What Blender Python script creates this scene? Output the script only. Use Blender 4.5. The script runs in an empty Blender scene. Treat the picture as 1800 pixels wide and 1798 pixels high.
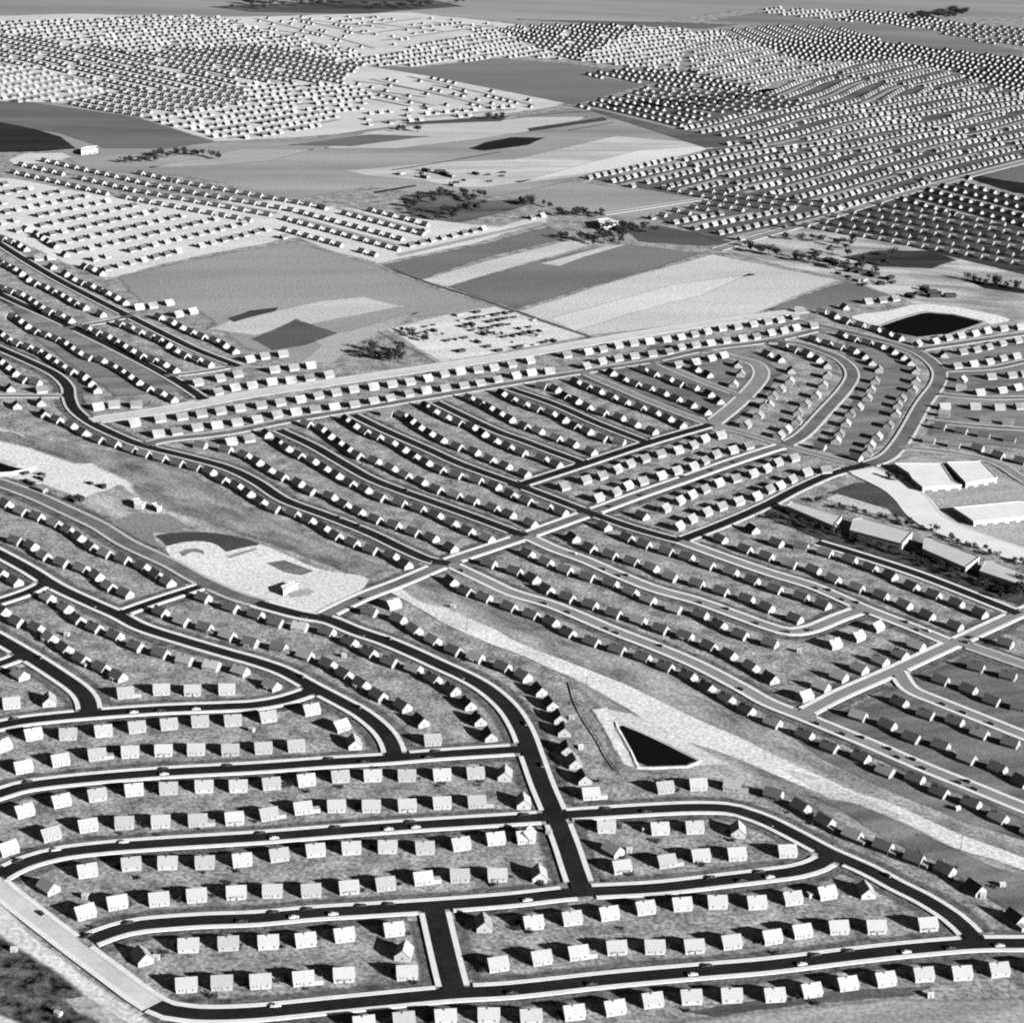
import bpy, bmesh, math, random
from mathutils import Vector, Matrix, noise

random.seed(11)
S = bpy.context.scene
COL = S.collection

# ------------------------------------------------------------------ camera
F_PX, PITCH, ROLL, CAM_H = 3595.0, math.radians(20.505), math.radians(2.867), 528.4
cp, sp, cr, sr = math.cos(PITCH), math.sin(PITCH), math.cos(ROLL), math.sin(ROLL)
FWD = Vector((0, cp, -sp)); UP0 = Vector((0, sp, cp)); RT0 = Vector((1, 0, 0))
RT = RT0 * cr + UP0 * sr
UP = -RT0 * sr + UP0 * cr
cam = bpy.data.cameras.new('camera')
camo = bpy.data.objects.new('camera', cam); COL.objects.link(camo)
camo.matrix_world = Matrix(((RT.x, UP.x, -FWD.x, 0), (RT.y, UP.y, -FWD.y, 0), (RT.z, UP.z, -FWD.z, CAM_H), (0, 0, 0, 1)))
cam.sensor_width = 36.0
cam.lens = F_PX / 1800.0 * 36.0
cam.clip_start = 1.0
cam.clip_end = 60000.0
S.camera = camo

# ------------------------------------------------------------------ world + sun
SUN_AZ = math.atan2(-0.58, 0.815)          # direction towards the sun in the ground plane
SUN_EL = math.radians(19.0)
w = bpy.data.worlds.new('World'); S.world = w; w.use_nodes = True
nt = w.node_tree; nt.nodes.clear()
sky = nt.nodes.new('ShaderNodeTexSky'); sky.sky_type = 'NISHITA'; sky.sun_disc = False
sky.air_density = 0.4; sky.dust_density = 0.2; sky.sun_elevation = SUN_EL; sky.sun_rotation = math.pi / 2 - SUN_AZ
bw = nt.nodes.new('ShaderNodeSeparateColor')     # black and white film behind a red filter: only the red of the sky counts
bg = nt.nodes.new('ShaderNodeBackground'); bg.inputs['Strength'].default_value = 0.05
wo = nt.nodes.new('ShaderNodeOutputWorld')
nt.links.new(sky.outputs[0], bw.inputs[0]); nt.links.new(bw.outputs[0], bg.inputs[0]); nt.links.new(bg.outputs[0], wo.inputs[0])
sd = bpy.data.lights.new('sun', 'SUN'); sd.energy = 5.0; sd.angle = math.radians(0.5); sd.color = (1, 1, 1)
so = bpy.data.objects.new('sun', sd); COL.objects.link(so)
sv = Vector((math.cos(SUN_AZ) * math.cos(SUN_EL), math.sin(SUN_AZ) * math.cos(SUN_EL), math.sin(SUN_EL)))
so.rotation_euler = sv.to_track_quat('Z', 'Y').to_euler(); so.location = (0, 0, 900)
S.view_settings.view_transform = 'Standard'; S.view_settings.look = 'None'
S.view_settings.gamma = 1.0; S.view_settings.exposure = 1.74
S.render.engine = 'CYCLES'
S.cycles.max_bounces = 4
S.cycles.diffuse_bounces = 0
S.cycles.transparent_max_bounces = 16
S.cycles.pixel_filter_type = 'BLACKMAN_HARRIS'; S.cycles.filter_width = 2.0

# ------------------------------------------------------------------ helpers
def at(px, py, h=0.0):
    d = FWD + RT * ((px - 900) / F_PX) + UP * (-(py - 899) / F_PX)
    t = (CAM_H - h) / -d.z
    return Vector((d.x * t, d.y * t, h))

def lin(s):
    s /= 255.0
    return s / 12.92 if s < .04045 else ((s + .055) / 1.055) ** 2.4

KG = 1.75                                   # linear brightness of a level surface of albedo 1 at this exposure
def alb(s): return lin(s) / KG

MATS = {}
def mat(name, v, rough=0.9, var=0.0, scale=0.1, detail=4.0, stretch=None, ang=0.0, lo=0.35, hi=0.65, fine=0.0, fscale=1.0, spec=0.0):
    """grey surface, base value v, mottled between v*(1-var) and v*(1+var) by noise in world metres"""
    if name in MATS: return MATS[name]
    soft = name.startswith('soil_')
    m = bpy.data.materials.new(name); m.use_nodes = True; n = m.node_tree; b = n.nodes['Principled BSDF']
    b.inputs['Base Color'].default_value = (v, v, v, 1); b.inputs['Roughness'].default_value = rough
    b.inputs['Specular IOR Level'].default_value = spec
    if var > 0:
        g = n.nodes.new('ShaderNodeNewGeometry'); mp = n.nodes.new('ShaderNodeMapping')
        mp.inputs['Rotation'].default_value = (0, 0, -ang)
        if stretch: mp.inputs['Scale'].default_value = (stretch, 1, 1)
        # mapping applies scale before rotation for POINT, so rotate first with its own node
        mr = n.nodes.new('ShaderNodeVectorRotate'); mr.rotation_type = 'Z_AXIS'; mr.inputs['Angle'].default_value = -ang
        mp.inputs['Rotation'].default_value = (0, 0, 0)
        n.links.new(g.outputs['Position'], mr.inputs['Vector']); n.links.new(mr.outputs[0], mp.inputs['Vector'])
        t = n.nodes.new('ShaderNodeTexNoise'); t.inputs['Scale'].default_value = scale; t.inputs['Detail'].default_value = detail
        t.inputs['Roughness'].default_value = 0.62
        n.links.new(mp.outputs[0], t.inputs['Vector'])
        r = n.nodes.new('ShaderNodeMapRange'); r.inputs['From Min'].default_value = lo; r.inputs['From Max'].default_value = hi
        r.inputs['To Min'].default_value = v * (1 - var); r.inputs['To Max'].default_value = v * (1 + var)
        n.links.new(t.outputs['Fac'], r.inputs['Value'])
        out = r.outputs[0]
        if fine > 0:
            t2 = n.nodes.new('ShaderNodeTexNoise'); t2.inputs['Scale'].default_value = fscale; t2.inputs['Detail'].default_value = 3
            n.links.new(g.outputs['Position'], t2.inputs['Vector'])
            r2 = n.nodes.new('ShaderNodeMapRange'); r2.inputs['From Min'].default_value = .32; r2.inputs['From Max'].default_value = .68
            r2.inputs['To Min'].default_value = 1 - fine; r2.inputs['To Max'].default_value = 1 + fine
            n.links.new(t2.outputs['Fac'], r2.inputs['Value'])
            mu = n.nodes.new('ShaderNodeMath'); mu.operation = 'MULTIPLY'
            n.links.new(out, mu.inputs[0]); n.links.new(r2.outputs[0], mu.inputs[1]); out = mu.outputs[0]
        n.links.new(out, b.inputs['Base Color'])
    if soft:      # the ground cover thins out along its edge, broken up by noise
        at_ = n.nodes.new('ShaderNodeAttribute'); at_.attribute_name = 'cover'
        tn = n.nodes.new('ShaderNodeTexNoise'); tn.inputs['Scale'].default_value = .09; tn.inputs['Detail'].default_value = 6
        gg = n.nodes.new('ShaderNodeNewGeometry'); n.links.new(gg.outputs['Position'], tn.inputs['Vector'])
        ad = n.nodes.new('ShaderNodeMath'); ad.operation = 'MULTIPLY_ADD'; ad.inputs[1].default_value = 1.6; n.links.new(at_.outputs['Fac'], ad.inputs[0]); 
        sb = n.nodes.new('ShaderNodeMath'); sb.operation = 'SUBTRACT'; sb.inputs[1].default_value = .8; n.links.new(tn.outputs['Fac'], sb.inputs[0])
        n.links.new(sb.outputs[0], ad.inputs[2])
        cl = n.nodes.new('ShaderNodeClamp'); n.links.new(ad.outputs[0], cl.inputs[0]); n.links.new(cl.outputs[0], b.inputs['Alpha'])
    MATS[name] = m
    return m

def mesh_obj(name, verts, faces, m, parent=None, smooth=False):
    me = bpy.data.meshes.new(name); me.from_pydata([tuple(v) for v in verts], [], faces)
    ms = m if isinstance(m, (list, tuple)) else [m]
    for q in ms: me.materials.append(q)
    me.update()
    o = bpy.data.objects.new(name, me); COL.objects.link(o)
    if parent: o.parent = parent
    if smooth:
        for p in me.polygons: p.use_smooth = True
    return o

def tag(o, label=None, cat=None, group=None, kind=None):
    if label: o['label'] = label
    if cat: o['category'] = cat
    if group: o['group'] = group
    if kind: o['kind'] = kind
    return o

def empty(name, loc=(0, 0, 0), rz=0.0):
    o = bpy.data.objects.new(name, None); COL.objects.link(o); o.location = loc; o.rotation_euler = (0, 0, rz); o.empty_display_size = 1
    return o

def copy_tree(o, parent=None):
    c = o.copy(); COL.objects.link(c); c.parent = parent
    for ch in list(KIDS.get(o, [])): copy_tree(ch, c)
    return c
KIDS = {}
def kids(o, *ch):
    for c in ch: KIDS.setdefault(o, []).append(c)

def box(x0, x1, y0, y1, z0, z1, V, Fc):
    b = len(V)
    V += [(x0, y0, z0), (x1, y0, z0), (x1, y1, z0), (x0, y1, z0), (x0, y0, z1), (x1, y0, z1), (x1, y1, z1), (x0, y1, z1)]
    Fc += [(b, b + 3, b + 2, b + 1), (b + 4, b + 5, b + 6, b + 7), (b, b + 1, b + 5, b + 4), (b + 1, b + 2, b + 6, b + 5), (b + 2, b + 3, b + 7, b + 6), (b + 3, b, b + 4, b + 7)]

def smooth_line(P, step):
    """Catmull-Rom through ground points, resampled"""
    P = [Vector((p.x, p.y)) for p in P]
    Q = [P[0] * 2 - P[1]] + P + [P[-1] * 2 - P[-2]]
    out = []
    for i in range(1, len(Q) - 2):
        a, b, c, d = Q[i - 1], Q[i], Q[i + 1], Q[i + 2]
        n = max(1, int((c - b).length / step))
        for k in range(n):
            t = k / n
            out.append(0.5 * ((2 * b) + (c - a) * t + (2 * a - 5 * b + 4 * c - d) * t * t + (3 * b - a - 3 * c + d) * t ** 3))
    out.append(P[-1])
    return out

def normals(L):
    N = []
    for i in range(len(L)):
        t = L[min(i + 1, len(L) - 1)] - L[max(i - 1, 0)]
        t.normalize(); N.append(Vector((-t.y, t.x)))
    return N

ORG = dict(A=(0, 1350), B=(450, 1350), C=(900, 1350), D=(1350, 1350), E=(0, 950), F=(450, 950), G=(900, 950), H=(1350, 950),
           I=(0, 550), J=(450, 550), K=(900, 550), L=(1350, 550), M=(0, 150), N=(450, 150), O=(900, 150), Q=(1350, 150))
def parse(s):
    out = []
    for blk in s.split(';'):
        blk = blk.strip()
        if not blk: continue
        k, rest = blk.split(':'); ox, oy = ORG[k.strip()]
        for tok in rest.split():
            fl = ''
            while tok[-1].isalpha(): fl += tok[-1]; tok = tok[:-1]
            x, y = tok.split(',')
            out.append((ox + float(x) / 4, oy + float(y) / 4, fl))
    return out
def pxs(s): return [tuple(float(v) for v in t.split(',')) for t in s.split()]

# ------------------------------------------------------------------ ground
M_LAWN = mat('lawn_ground', alb(150), var=.48, scale=.07, detail=9, fine=.55, fscale=.45)
g = mesh_obj('ground', [(-14000, -2500, 0), (14000, -2500, 0), (14000, 26000, 0), (-14000, 26000, 0)], [(0, 1, 2, 3)], M_LAWN)
tag(g, kind='structure')

FIELD_N = [0]
def field(name, pts, tone, var=.12, scale=.01, ang=.35, stretch=.15, jit=.9, fine=.32, fscale=.45, lo=.35, hi=.65, hold=False):
    P = [at(*p) for p in pxs(pts)]
    if hold and name in ('green_lawn', 'sand', 'bare_soil'):
        Q = [P[-1]] + P + [P[0], P[1]]; c2 = []
        for i in range(1, len(Q) - 2):
            a, b, c, d = Q[i - 1], Q[i], Q[i + 1], Q[i + 2]
            for k in range(4):
                t = k / 4; c2.append(0.5 * ((2 * b) + (c - a) * t + (2 * a - 5 * b + 4 * c - d) * t * t + (3 * b - a - 3 * c + d) * t ** 3))
        P = c2
    FIELD_N[0] += 1
    z = .02 + .006 * FIELD_N[0]
    V = []
    n = len(P)
    for i in range(n):
        a, b = P[i], P[(i + 1) % n]
        L = (b - a).length; k = max(1, min(60, int(L / 9)))
        for j in range(k):
            p = a.lerp(b, j / k)
            d = noise.noise_vector(p * .045) * jit + noise.noise_vector(p * .012) * jit * 1.5
            V.append((p.x + d.x, p.y + d.y, z))
    m = mat('soil_%d_%d_%d_%d' % (tone, var * 100, scale * 1000, ang * 100), alb(tone), var=var, scale=scale, ang=ang, stretch=stretch, fine=fine, fscale=fscale, lo=lo, hi=hi)
    bm = bmesh.new(); f = bm.faces.new([bm.verts.new(v) for v in V]); bmesh.ops.triangulate(bm, faces=[f]); bm.normal_update()
    for f in bm.faces:
        if f.normal.z < 0: f.normal_flip()
    lay = bm.verts.layers.float.new('cover')
    area = sum(f.calc_area() for f in bm.faces); per = sum((V[i][0] - V[i - 1][0]) ** 2 + (V[i][1] - V[i - 1][1]) ** 2 for i in range(0)) + sum(math.hypot(V[i][0] - V[i - 1][0], V[i][1] - V[i - 1][1]) for i in range(len(V)))
    wsoft = 0 if hold else min(8, .16 * 2 * area / per)
    for v in bm.verts: v[lay] = 1.0
    if wsoft > 0:
        outer = [v for v in bm.verts]
        bmesh.ops.inset_region(bm, faces=list(bm.faces), thickness=wsoft, use_even_offset=False, use_boundary=True)
        for v in bm.verts:
            v[lay] = 0.0 if any(e.is_boundary for e in v.link_edges) else 1.0
    me = bpy.data.meshes.new(name); bm.to_mesh(me); bm.free(); me.materials.append(m)
    o = bpy.data.objects.new(name, me); COL.objects.link(o); tag(o, kind='structure')
    return o

SA = .26   # direction the far field strips run in, on the ground
# top band and far fields
field('far_field', '-300,-60 2100,-90 2100,30 1700,30 1500,18 1300,18 1100,48 900,40 760,26 380,36 -300,34', 148, var=.22, scale=.004, ang=.1)
field('far_field', '360,12 560,4 700,-8 760,0 820,12 700,20 640,26 440,22', 88, var=.6, scale=.02)
field('far_field', '1240,38 1330,22 1420,30 1560,36 1700,70 1800,90 1800,102 1700,92 1560,78 1400,52', 128, var=.3, scale=.005, ang=.1)
field('far_field', '900,34 1200,40 1300,44 1240,52 1060,44', 105, var=.25, scale=.006)
field('bare_soil', '-60,30 130,24 300,28 430,30 620,25 720,22 850,36 930,46 1060,44 1200,50 1240,62 1180,110 1000,105 880,102 740,118 860,152 1000,182 910,200 760,216 560,240 380,250 240,206 100,182 -60,178', 205, var=.14, scale=.01, jit=4)
field('far_field', '640,116 740,118 880,103 1000,112 1120,128 1180,140 1100,160 1010,186 870,158 760,136', 122, var=.16, scale=.008)
field('far_field', '355,62 440,80 490,104 430,118 380,100 260,80', 165, var=.3, scale=.01)
field('far_field', '-60,178 100,182 240,206 380,250 560,242 650,226 800,214 900,206 1010,190 1100,205 1240,255 1000,320 900,345 760,345 650,330 520,352 330,312 150,300 100,272 -60,222', 150, var=.28, scale=.008, ang=SA)
field('far_field', '-60,176 40,178 130,190 240,206 385,250 300,262 180,262 100,235 -60,212', 112, var=.25, scale=.01, ang=SA)
field('dark_field', '-60,212 0,214 60,226 110,240 138,262 60,268 -60,270', 52, var=.35, scale=.02, ang=SA)
field('bare_soil', '8,282 40,270 110,268 132,276 90,288 20,290', 215, jit=1.5)
field('bare_soil', '640,232 760,216 900,206 1040,205 1000,222 840,246 700,262 560,262', 190, var=.2, ang=SA)
field('pale_strip', '250,296 420,262 560,262 480,284 380,292', 176, var=.15, ang=SA)
field('dark_strip', '500,256 650,236 760,240 620,258', 112, var=.2, ang=SA)
field('dark_strip', '820,262 850,250 900,241 962,242 930,256 850,266', 38, var=.3, ang=SA)
field('dark_strip', '925,226 1060,206 1070,212 930,232', 75, var=.4, ang=SA)
field('dark_strip', '700,216 860,206 900,204 880,214 720,220', 82, var=.4, ang=SA)
field('dark_strip', '655,337 730,325 735,328 660,341', 70, var=.3, ang=SA)
field('bare_soil', '600,300 760,285 900,280 1080,238 1240,252 1230,268 1100,290 1020,312 860,330 800,330 740,318 640,310', 190, var=.25, scale=.02, ang=SA)
field('bare_soil', '1010,292 1120,264 1250,256 1260,262 1100,296 1020,308 900,322', 214, var=.12, ang=SA)
field('scrub_patch', '700,345 760,335 860,352 960,352 900,372 800,395 720,392', 100, var=.5, scale=.02)
field('far_field', '870,345 1000,318 1250,350 1236,368 1160,388 1090,384 960,362', 158, var=.14, ang=SA)
field('dark_field', '1090,398 1160,396 1240,412 1300,428 1240,434 1120,426', 92, var=.15, ang=SA)
field('bare_soil', '-60,308 20,312 190,345 330,352 500,352 640,368 740,384 880,398 965,372 970,392 840,428 665,466 560,438 520,420 330,458 185,494 60,440 -60,392', 214, var=.10, scale=.02, jit=3)
field('far_field', '200,488 330,458 515,424 600,448 668,468 760,505 900,545 720,560 640,590 600,640 500,640 420,610 345,548 250,540', 150, var=.16, scale=.008, ang=.30)
field('pale_strip', '360,580 400,562 560,528 640,520 720,540 600,562 450,592', 196, var=.15, ang=SA)
field('pale_strip', '540,590 610,582 700,556 740,548 700,574 640,600 590,640 520,640 560,610', 172, var=.18, ang=SA)
field('dark_strip', '398,560 440,546 490,540 484,548 410,567', 74, var=.3, ang=SA)
field('dark_field', '440,596 520,560 596,586 540,608 480,618', 94, var=.25, ang=SA)
field('far_field', '668,466 850,428 965,398 1010,418 860,452 735,496', 116, var=.22, ang=SA)
field('pale_strip', '730,494 860,456 1000,422 1060,428 920,466 790,506', 196, var=.14, ang=SA)
field('far_field', '780,504 930,462 1020,440 1110,430 1240,446 1160,472 1020,512 910,546', 124, var=.2, scale=.006, ang=SA)
field('pale_strip', '948,464 1060,434 1110,428 1030,452 985,468', 196, var=.1, ang=SA)
field('pale_field', '905,548 1080,492 1250,446 1330,462 1485,494 1410,520 1330,556 1200,574 1035,592', 200, var=.12, scale=.01, ang=SA)
field('pale_strip', '960,560 1180,500 1330,480 1240,520 1100,556 1010,585', 212, var=.1, ang=SA)
field('far_field', '1340,546 1410,520 1490,494 1570,520 1500,534 1420,546', 118, var=.2, ang=SA)
field('quarry_soil', '672,578 780,552 870,538 910,548 1040,592 950,612 770,640 715,606', 214, var=.18, scale=.03, jit=3)
field('pale_strip', '900,618 1040,594 1200,576 1340,556 1420,548 1420,552 1220,584 900,630', 190, var=.1)
field('waste_ground', '1270,440 1390,395 1440,402 1600,425 1700,452 1800,476 1860,490 1860,600 1760,560 1600,535 1560,520 1490,496 1330,460', 176, var=.45, scale=.03, ang=-.1, stretch=.3, jit=4)
field('dark_scrub', '1470,452 1540,440 1640,440 1690,458 1640,474 1540,470', 66, var=.6, scale=.03)
field('dark_scrub', '1690,490 1760,500 1820,512 1820,520 1730,508', 42, var=.5, scale=.03)
field('dark_scrub', '1690,312 1740,306 1860,330 1860,350 1780,340', 44, var=.4, scale=.02)
field('far_field', '1700,306 1740,296 1860,268 1860,330 1760,318', 120, var=.3, scale=.01)
# left edge: sand pit, scrub and village green
field('pale_scrub', '-60,745 0,752 100,775 240,800 340,830 420,880 520,930 700,1000 640,1022 560,990 470,958 300,900 200,880 -60,800', 138, var=.5, scale=.05, ang=-.7, stretch=.45, fine=.4)
field('sand', '-60,742 0,752 40,762 48,770 20,760 -60,756', 200)
field('sand', '-60,756 0,772 60,786 130,812 165,812 235,850 252,880 190,896 60,850 -60,832', 222, var=.08, jit=3)
field('pale_scrub', '120,880 210,850 262,880 330,905 470,958 560,1000 640,1022 560,1080 470,1062 380,1025 250,952', 172, var=.5, scale=.05, ang=-.7, stretch=.45, fine=.4)
field('far_field', '190,920 240,900 300,905 330,925 300,940 270,938 285,965 250,955', 136, var=.15)
field('sand', '292,962 320,950 372,950 396,966 455,957 560,1000 650,1020 560,1080 460,1058 380,1020 310,985', 220, var=.06, jit=.6, hold=True)
field('green_lawn', '274,943 290,939 308,937 332,936 357,936 380,938 398,940 416,944 434,948 448,953 456,958 440,961 425,964 411,967 398,970 390,964 378,957 362,953 346,952 330,953 316,955 304,958 293,960 284,951', 76, var=.12, jit=.3, hold=True)
field('parking_strip', '398,978 425,970 450,964 452,967 428,974 402,982', 150, var=.05, jit=.3, hold=True)
field('scrub_patch', '314,972 326,966 345,964 358,969 361,975 352,972 340,970 328,975 322,978', 120, var=.5, scale=.08, hold=True, jit=.5)
field('scrub_patch', '468,990 500,984 555,1003 530,1012 500,1006', 118, var=.5, scale=.05)
field('scrub_patch', '505,1044 540,1034 556,1040 540,1048 510,1052', 176, var=.1)
# bare utility strip running down to the right
field('pale_scrub', '690,1035 780,1000 850,1020 1000,1090 1200,1180 1400,1280 1600,1380 1860,1490 1860,1620 1700,1560 1500,1470 1380,1400 1200,1370 1080,1360 1040,1250 980,1180 850,1120 720,1060', 150, var=.5, scale=.05, ang=-.7, stretch=.45, fine=.4)
field('bare_soil', '690,1040 710,1034 740,1056 800,1076 870,1108 930,1140 1000,1164 1080,1196 1160,1234 1230,1264 1300,1296 1380,1336 1480,1384 1560,1412 1640,1446 1720,1480 1860,1534 1860,1550 1700,1496 1620,1470 1540,1428 1440,1396 1370,1366 1290,1330 1240,1312 1160,1284 1080,1234 1010,1196 940,1162 860,1132 790,1100 730,1064', 222, var=.12, scale=.03, jit=2.0, hold=True)
field('bare_soil', '1036,1248 1066,1243 1096,1268 1118,1318 1128,1354 1094,1344 1068,1300', 222, var=.08, scale=.04, jit=1)
field('bare_soil', '1062,1246 1110,1254 1200,1296 1290,1344 1222,1350 1160,1312 1090,1278', 214, var=.15, scale=.04, jit=1)
field('bare_soil', '1370,1350 1440,1366 1500,1396 1600,1440 1560,1440 1460,1410', 196, var=.2, scale=.04)
# bottom corners
field('bare_soil', '-80,1560 0,1586 60,1640 150,1714 230,1768 300,1812 180,1830 120,1790 0,1660 -80,1600', 214, var=.12, scale=.03, jit=2)
field('dark_scrub', '-80,1610 0,1632 40,1660 110,1710 150,1742 190,1790 230,1810 260,1860 -80,1860', 84, var=.9, scale=.12, jit=2, fine=.5, fscale=.8, stretch=1, lo=.38, hi=.62)
field('bare_soil', '112,1758 150,1752 185,1772 230,1800 180,1802 130,1780', 170, var=.4, scale=.1, stretch=1)
field('bare_soil', '-80,1760 0,1780 50,1800 40,1860 -80,1860', 190, var=.2)
field('pale_scrub', '1130,1830 1200,1792 1400,1768 1560,1752 1800,1752 1860,1740 1860,1860 1130,1860', 162, var=.25, scale=.03)
field('dark_scrub', '1200,1780 1350,1756 1500,1740 1640,1732 1600,1752 1420,1766 1260,1790', 96, var=.5, scale=.05)
field('mown_verge', '1020,190 1240,262 1440,250 1860,200 1860,110 1600,80 1400,150 1250,190', 98, var=.3, scale=.02)
field('mown_verge', '1020,314 1180,300 1240,262 1440,250 1860,200 1860,270 1640,336 1440,392 1260,426 1150,384 1250,352 1180,342', 98, var=.3, scale=.02)
field('dark_lawn', '1400,398 1500,372 1680,322 1860,372 1860,500 1700,460 1560,426', 66, var=.4, scale=.02)
field('dark_lawn', '1440,1262 1500,1238 1600,1190 1700,1150 1860,1200 1860,1480 1780,1440 1640,1380 1500,1320', 116, var=.4, scale=.05, fine=.3, fscale=.9)
field('dark_lawn', '1380,1290 1450,1300 1560,1350 1700,1400 1860,1470 1860,1500 1700,1450 1560,1392 1440,1336', 120, var=.4, scale=.05, fine=.3, fscale=.9)
field('dark_lawn', '1400,1395 1480,1430 1560,1480 1650,1520 1720,1570 1800,1620 1860,1640 1860,1560 1740,1520 1600,1450 1500,1410', 122, var=.4, scale=.05, fine=.3, fscale=.9)
field('dark_lawn', '1040,660 1160,600 1330,610 1380,660 1250,740 1120,700', 124, var=.35, scale=.05, fine=.3, fscale=.9)
field('dark_lawn', '1480,600 1560,610 1620,650 1610,700 1560,780 1500,810 1440,790 1500,700', 124, var=.35, scale=.05, fine=.3, fscale=.9)
field('dark_lawn', '1640,620 1860,590 1860,800 1700,780 1620,770 1660,690', 128, var=.35, scale=.05, fine=.3, fscale=.9)
field('dark_lawn', '0,520 200,610 330,690 200,700 60,600', 126, var=.35, scale=.05, fine=.3, fscale=.9)
field('bare_soil', '1496,556 1560,547 1610,536 1660,538 1720,548 1775,562 1745,571 1725,566 1670,553 1628,549 1588,558 1545,573 1520,568', 224, var=.06, jit=.8, hold=True)
# shopping centre ground
field('forecourt', '1560,812 1600,800 1700,812 1800,850 1860,880 1860,980 1700,945 1640,915 1600,880', 168, var=.25, scale=.03)
field('dark_lawn', '1450,868 1500,848 1530,850 1570,870 1600,900 1596,912 1560,904 1500,878', 84, var=.3, scale=.05)
field('parking_strip', '1446,878 1470,868 1562,896 1570,906 1540,906', 196, var=.06)
field('dark_scrub', '1340,892 1380,894 1460,930 1600,966 1720,1004 1800,1036 1860,1056 1860,1084 1770,1060 1600,1004 1440,950 1340,910', 72, var=.7, scale=.08, stretch=.6)

# ------------------------------------------------------------------ roads
M_ASPH = mat('asphalt', .013, rough=.85, var=.25, scale=.05, fine=.2, fscale=.6)
M_ASPH2 = mat('worn_asphalt', alb(112), rough=.9, var=.25, scale=.04, fine=.2, fscale=.5)
M_CONC = mat('concrete_road', alb(140), rough=.9, var=.12, scale=.05, fine=.1, fscale=.6)
M_PALE = mat('pale_concrete_road', alb(205), rough=.9, var=.10, scale=.05, fine=.08, fscale=.5)
M_WALK = mat('sidewalk_concrete', alb(228), rough=.9, var=.07, scale=.2, fine=.05, fscale=1.2)
M_WALK3 = mat('sidewalk_grey', alb(206), rough=.9, var=.12, scale=.2, fine=.08, fscale=1.2)
M_WALK2 = mat('sidewalk_worn', alb(190), rough=.9, var=.12, scale=.2, fine=.08, fscale=1.2)

ROADS = []   # (description, pts, width, mat, walk width, gap, walk mat)
def R(desc, pts, wd=8.6, m=M_ASPH, ww=2.3, gap=.5, wm=M_WALK):
    if max(p[1] for p in pxs(pts)) < 1000 and ww > 0 and m is not M_PALE: ww, wm = 1.6, (M_WALK3 if wm is M_WALK else wm)
    if m is M_CONC and wd == 8.6: wd = 7.6
    ROADS.append((desc, pts, wd, m, ww, gap, wm))
R('bottom street', '272,1767 296,1777 330,1782 370,1784 450,1781 600,1766 787,1748 900,1741 1075,1722 1232,1708 1350,1698 1490,1681 1600,1669 1712,1660 1800,1659 1880,1657')
R('second street up', '160,1653 200,1638 250,1627 350,1619 450,1615 550,1606 650,1600 775,1592 900,1582 1010,1570 1150,1562 1250,1551 1350,1539 1400,1532 1437,1521 1462,1505')
R('third street up', '0,1540 38,1520 100,1502 175,1492 275,1484 450,1473 590,1462 725,1452 900,1441 975,1436 1000,1433 1075,1428 1200,1421 1275,1422 1312,1431 1350,1445 1400,1470 1457,1500 1525,1530 1575,1557 1625,1582 1675,1614 1705,1642 1720,1660')
R('fourth street up', '-40,1408 0,1396 50,1382 150,1370 287,1359 450,1350 575,1341 675,1335 775,1327 900,1319 932,1317')
R('fifth street up', '-40,1284 0,1276 50,1267 150,1257 275,1248 400,1243 450,1240 500,1231 552,1214')
R('curved left street', '-40,955 0,975 50,1002 100,1033 162,1062 207,1082 250,1104 325,1128 400,1150 450,1164 500,1182 550,1209 600,1235 637,1256 670,1283 687,1307 695,1332')
R('central sweeping street', '450,1061 525,1081 575,1090 625,1110 675,1127 725,1148 775,1171 825,1194 862,1217 895,1248 918,1285 935,1330 953,1380 972,1425 995,1485 1010,1530 1025,1572', wd=9.6)
R('bottom cross street', '762,1594 775,1650 787,1700 799,1746', wd=10)
R('left edge street', '-40,1103 0,1125 50,1154 100,1186 137,1212 153,1232 158,1255', wd=9.5)
R('short left stub', '-40,1181 0,1168 40,1153', wd=7)
R('upper left stub', '-40,1068 0,1058 50,1041 82,1025', wd=7)
R('link below the green', '210,1080 275,1057 352,1032', wd=7)
R('avenue beside the green', '-40,836 0,850 60,872 125,902 175,926 225,957 300,992 350,1020 412,1048 460,1062', m=M_ASPH2, wd=10, wm=M_WALK2)
R('cross street above the green', '570,1082 637,1050 700,1026 762,1000 800,984 860,964 925,942 1000,915 1062,893 1125,870 1200,844 1275,817 1350,792 1378,784', m=M_ASPH2)
R('winding scrub-side street', '-40,596 0,614 50,636 95,658 118,680 122,702 132,722 160,744 200,764 250,784 337,806 400,824 450,848 500,880 575,908 650,938 700,962 750,984 790,992')
R('second fan street', '490,757 550,785 600,814 650,842 700,862 750,880 825,907 900,935 925,943')
R('third fan street', '620,730 675,757 750,790 800,813 850,832 900,850 960,873 1030,900 1100,925 1150,940 1195,952')
R('fourth fan street', '765,708 825,737 875,760 920,776 962,792 1027,816')
R('fifth fan street', '895,684 975,712 1050,745 1140,780')
R('sixth fan street', '1020,654 1080,680 1150,710 1250,748', m=M_CONC, wm=M_WALK2)
R('seventh fan street', '1150,636 1225,668 1315,702', m=M_CONC, wm=M_WALK2, wd=7)
R('fan cross street', '905,856 1025,817 1137,780 1250,747')
R('inner looping street', '1250,747 1290,715 1322,684 1338,660 1330,642 1300,632 1240,618', m=M_CONC, wd=12, wm=M_WALK)
R('middle looping street', '1378,784 1412,764 1450,724 1486,684 1498,658 1480,634 1440,616 1400,604 1350,601', m=M_ASPH2, wd=10)
R('outer looping street', '1528,817 1562,802 1590,768 1622,712 1648,676 1650,652 1625,627 1587,610 1512,590 1430,571 1380,560', m=M_ASPH2, wd=11)
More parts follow.
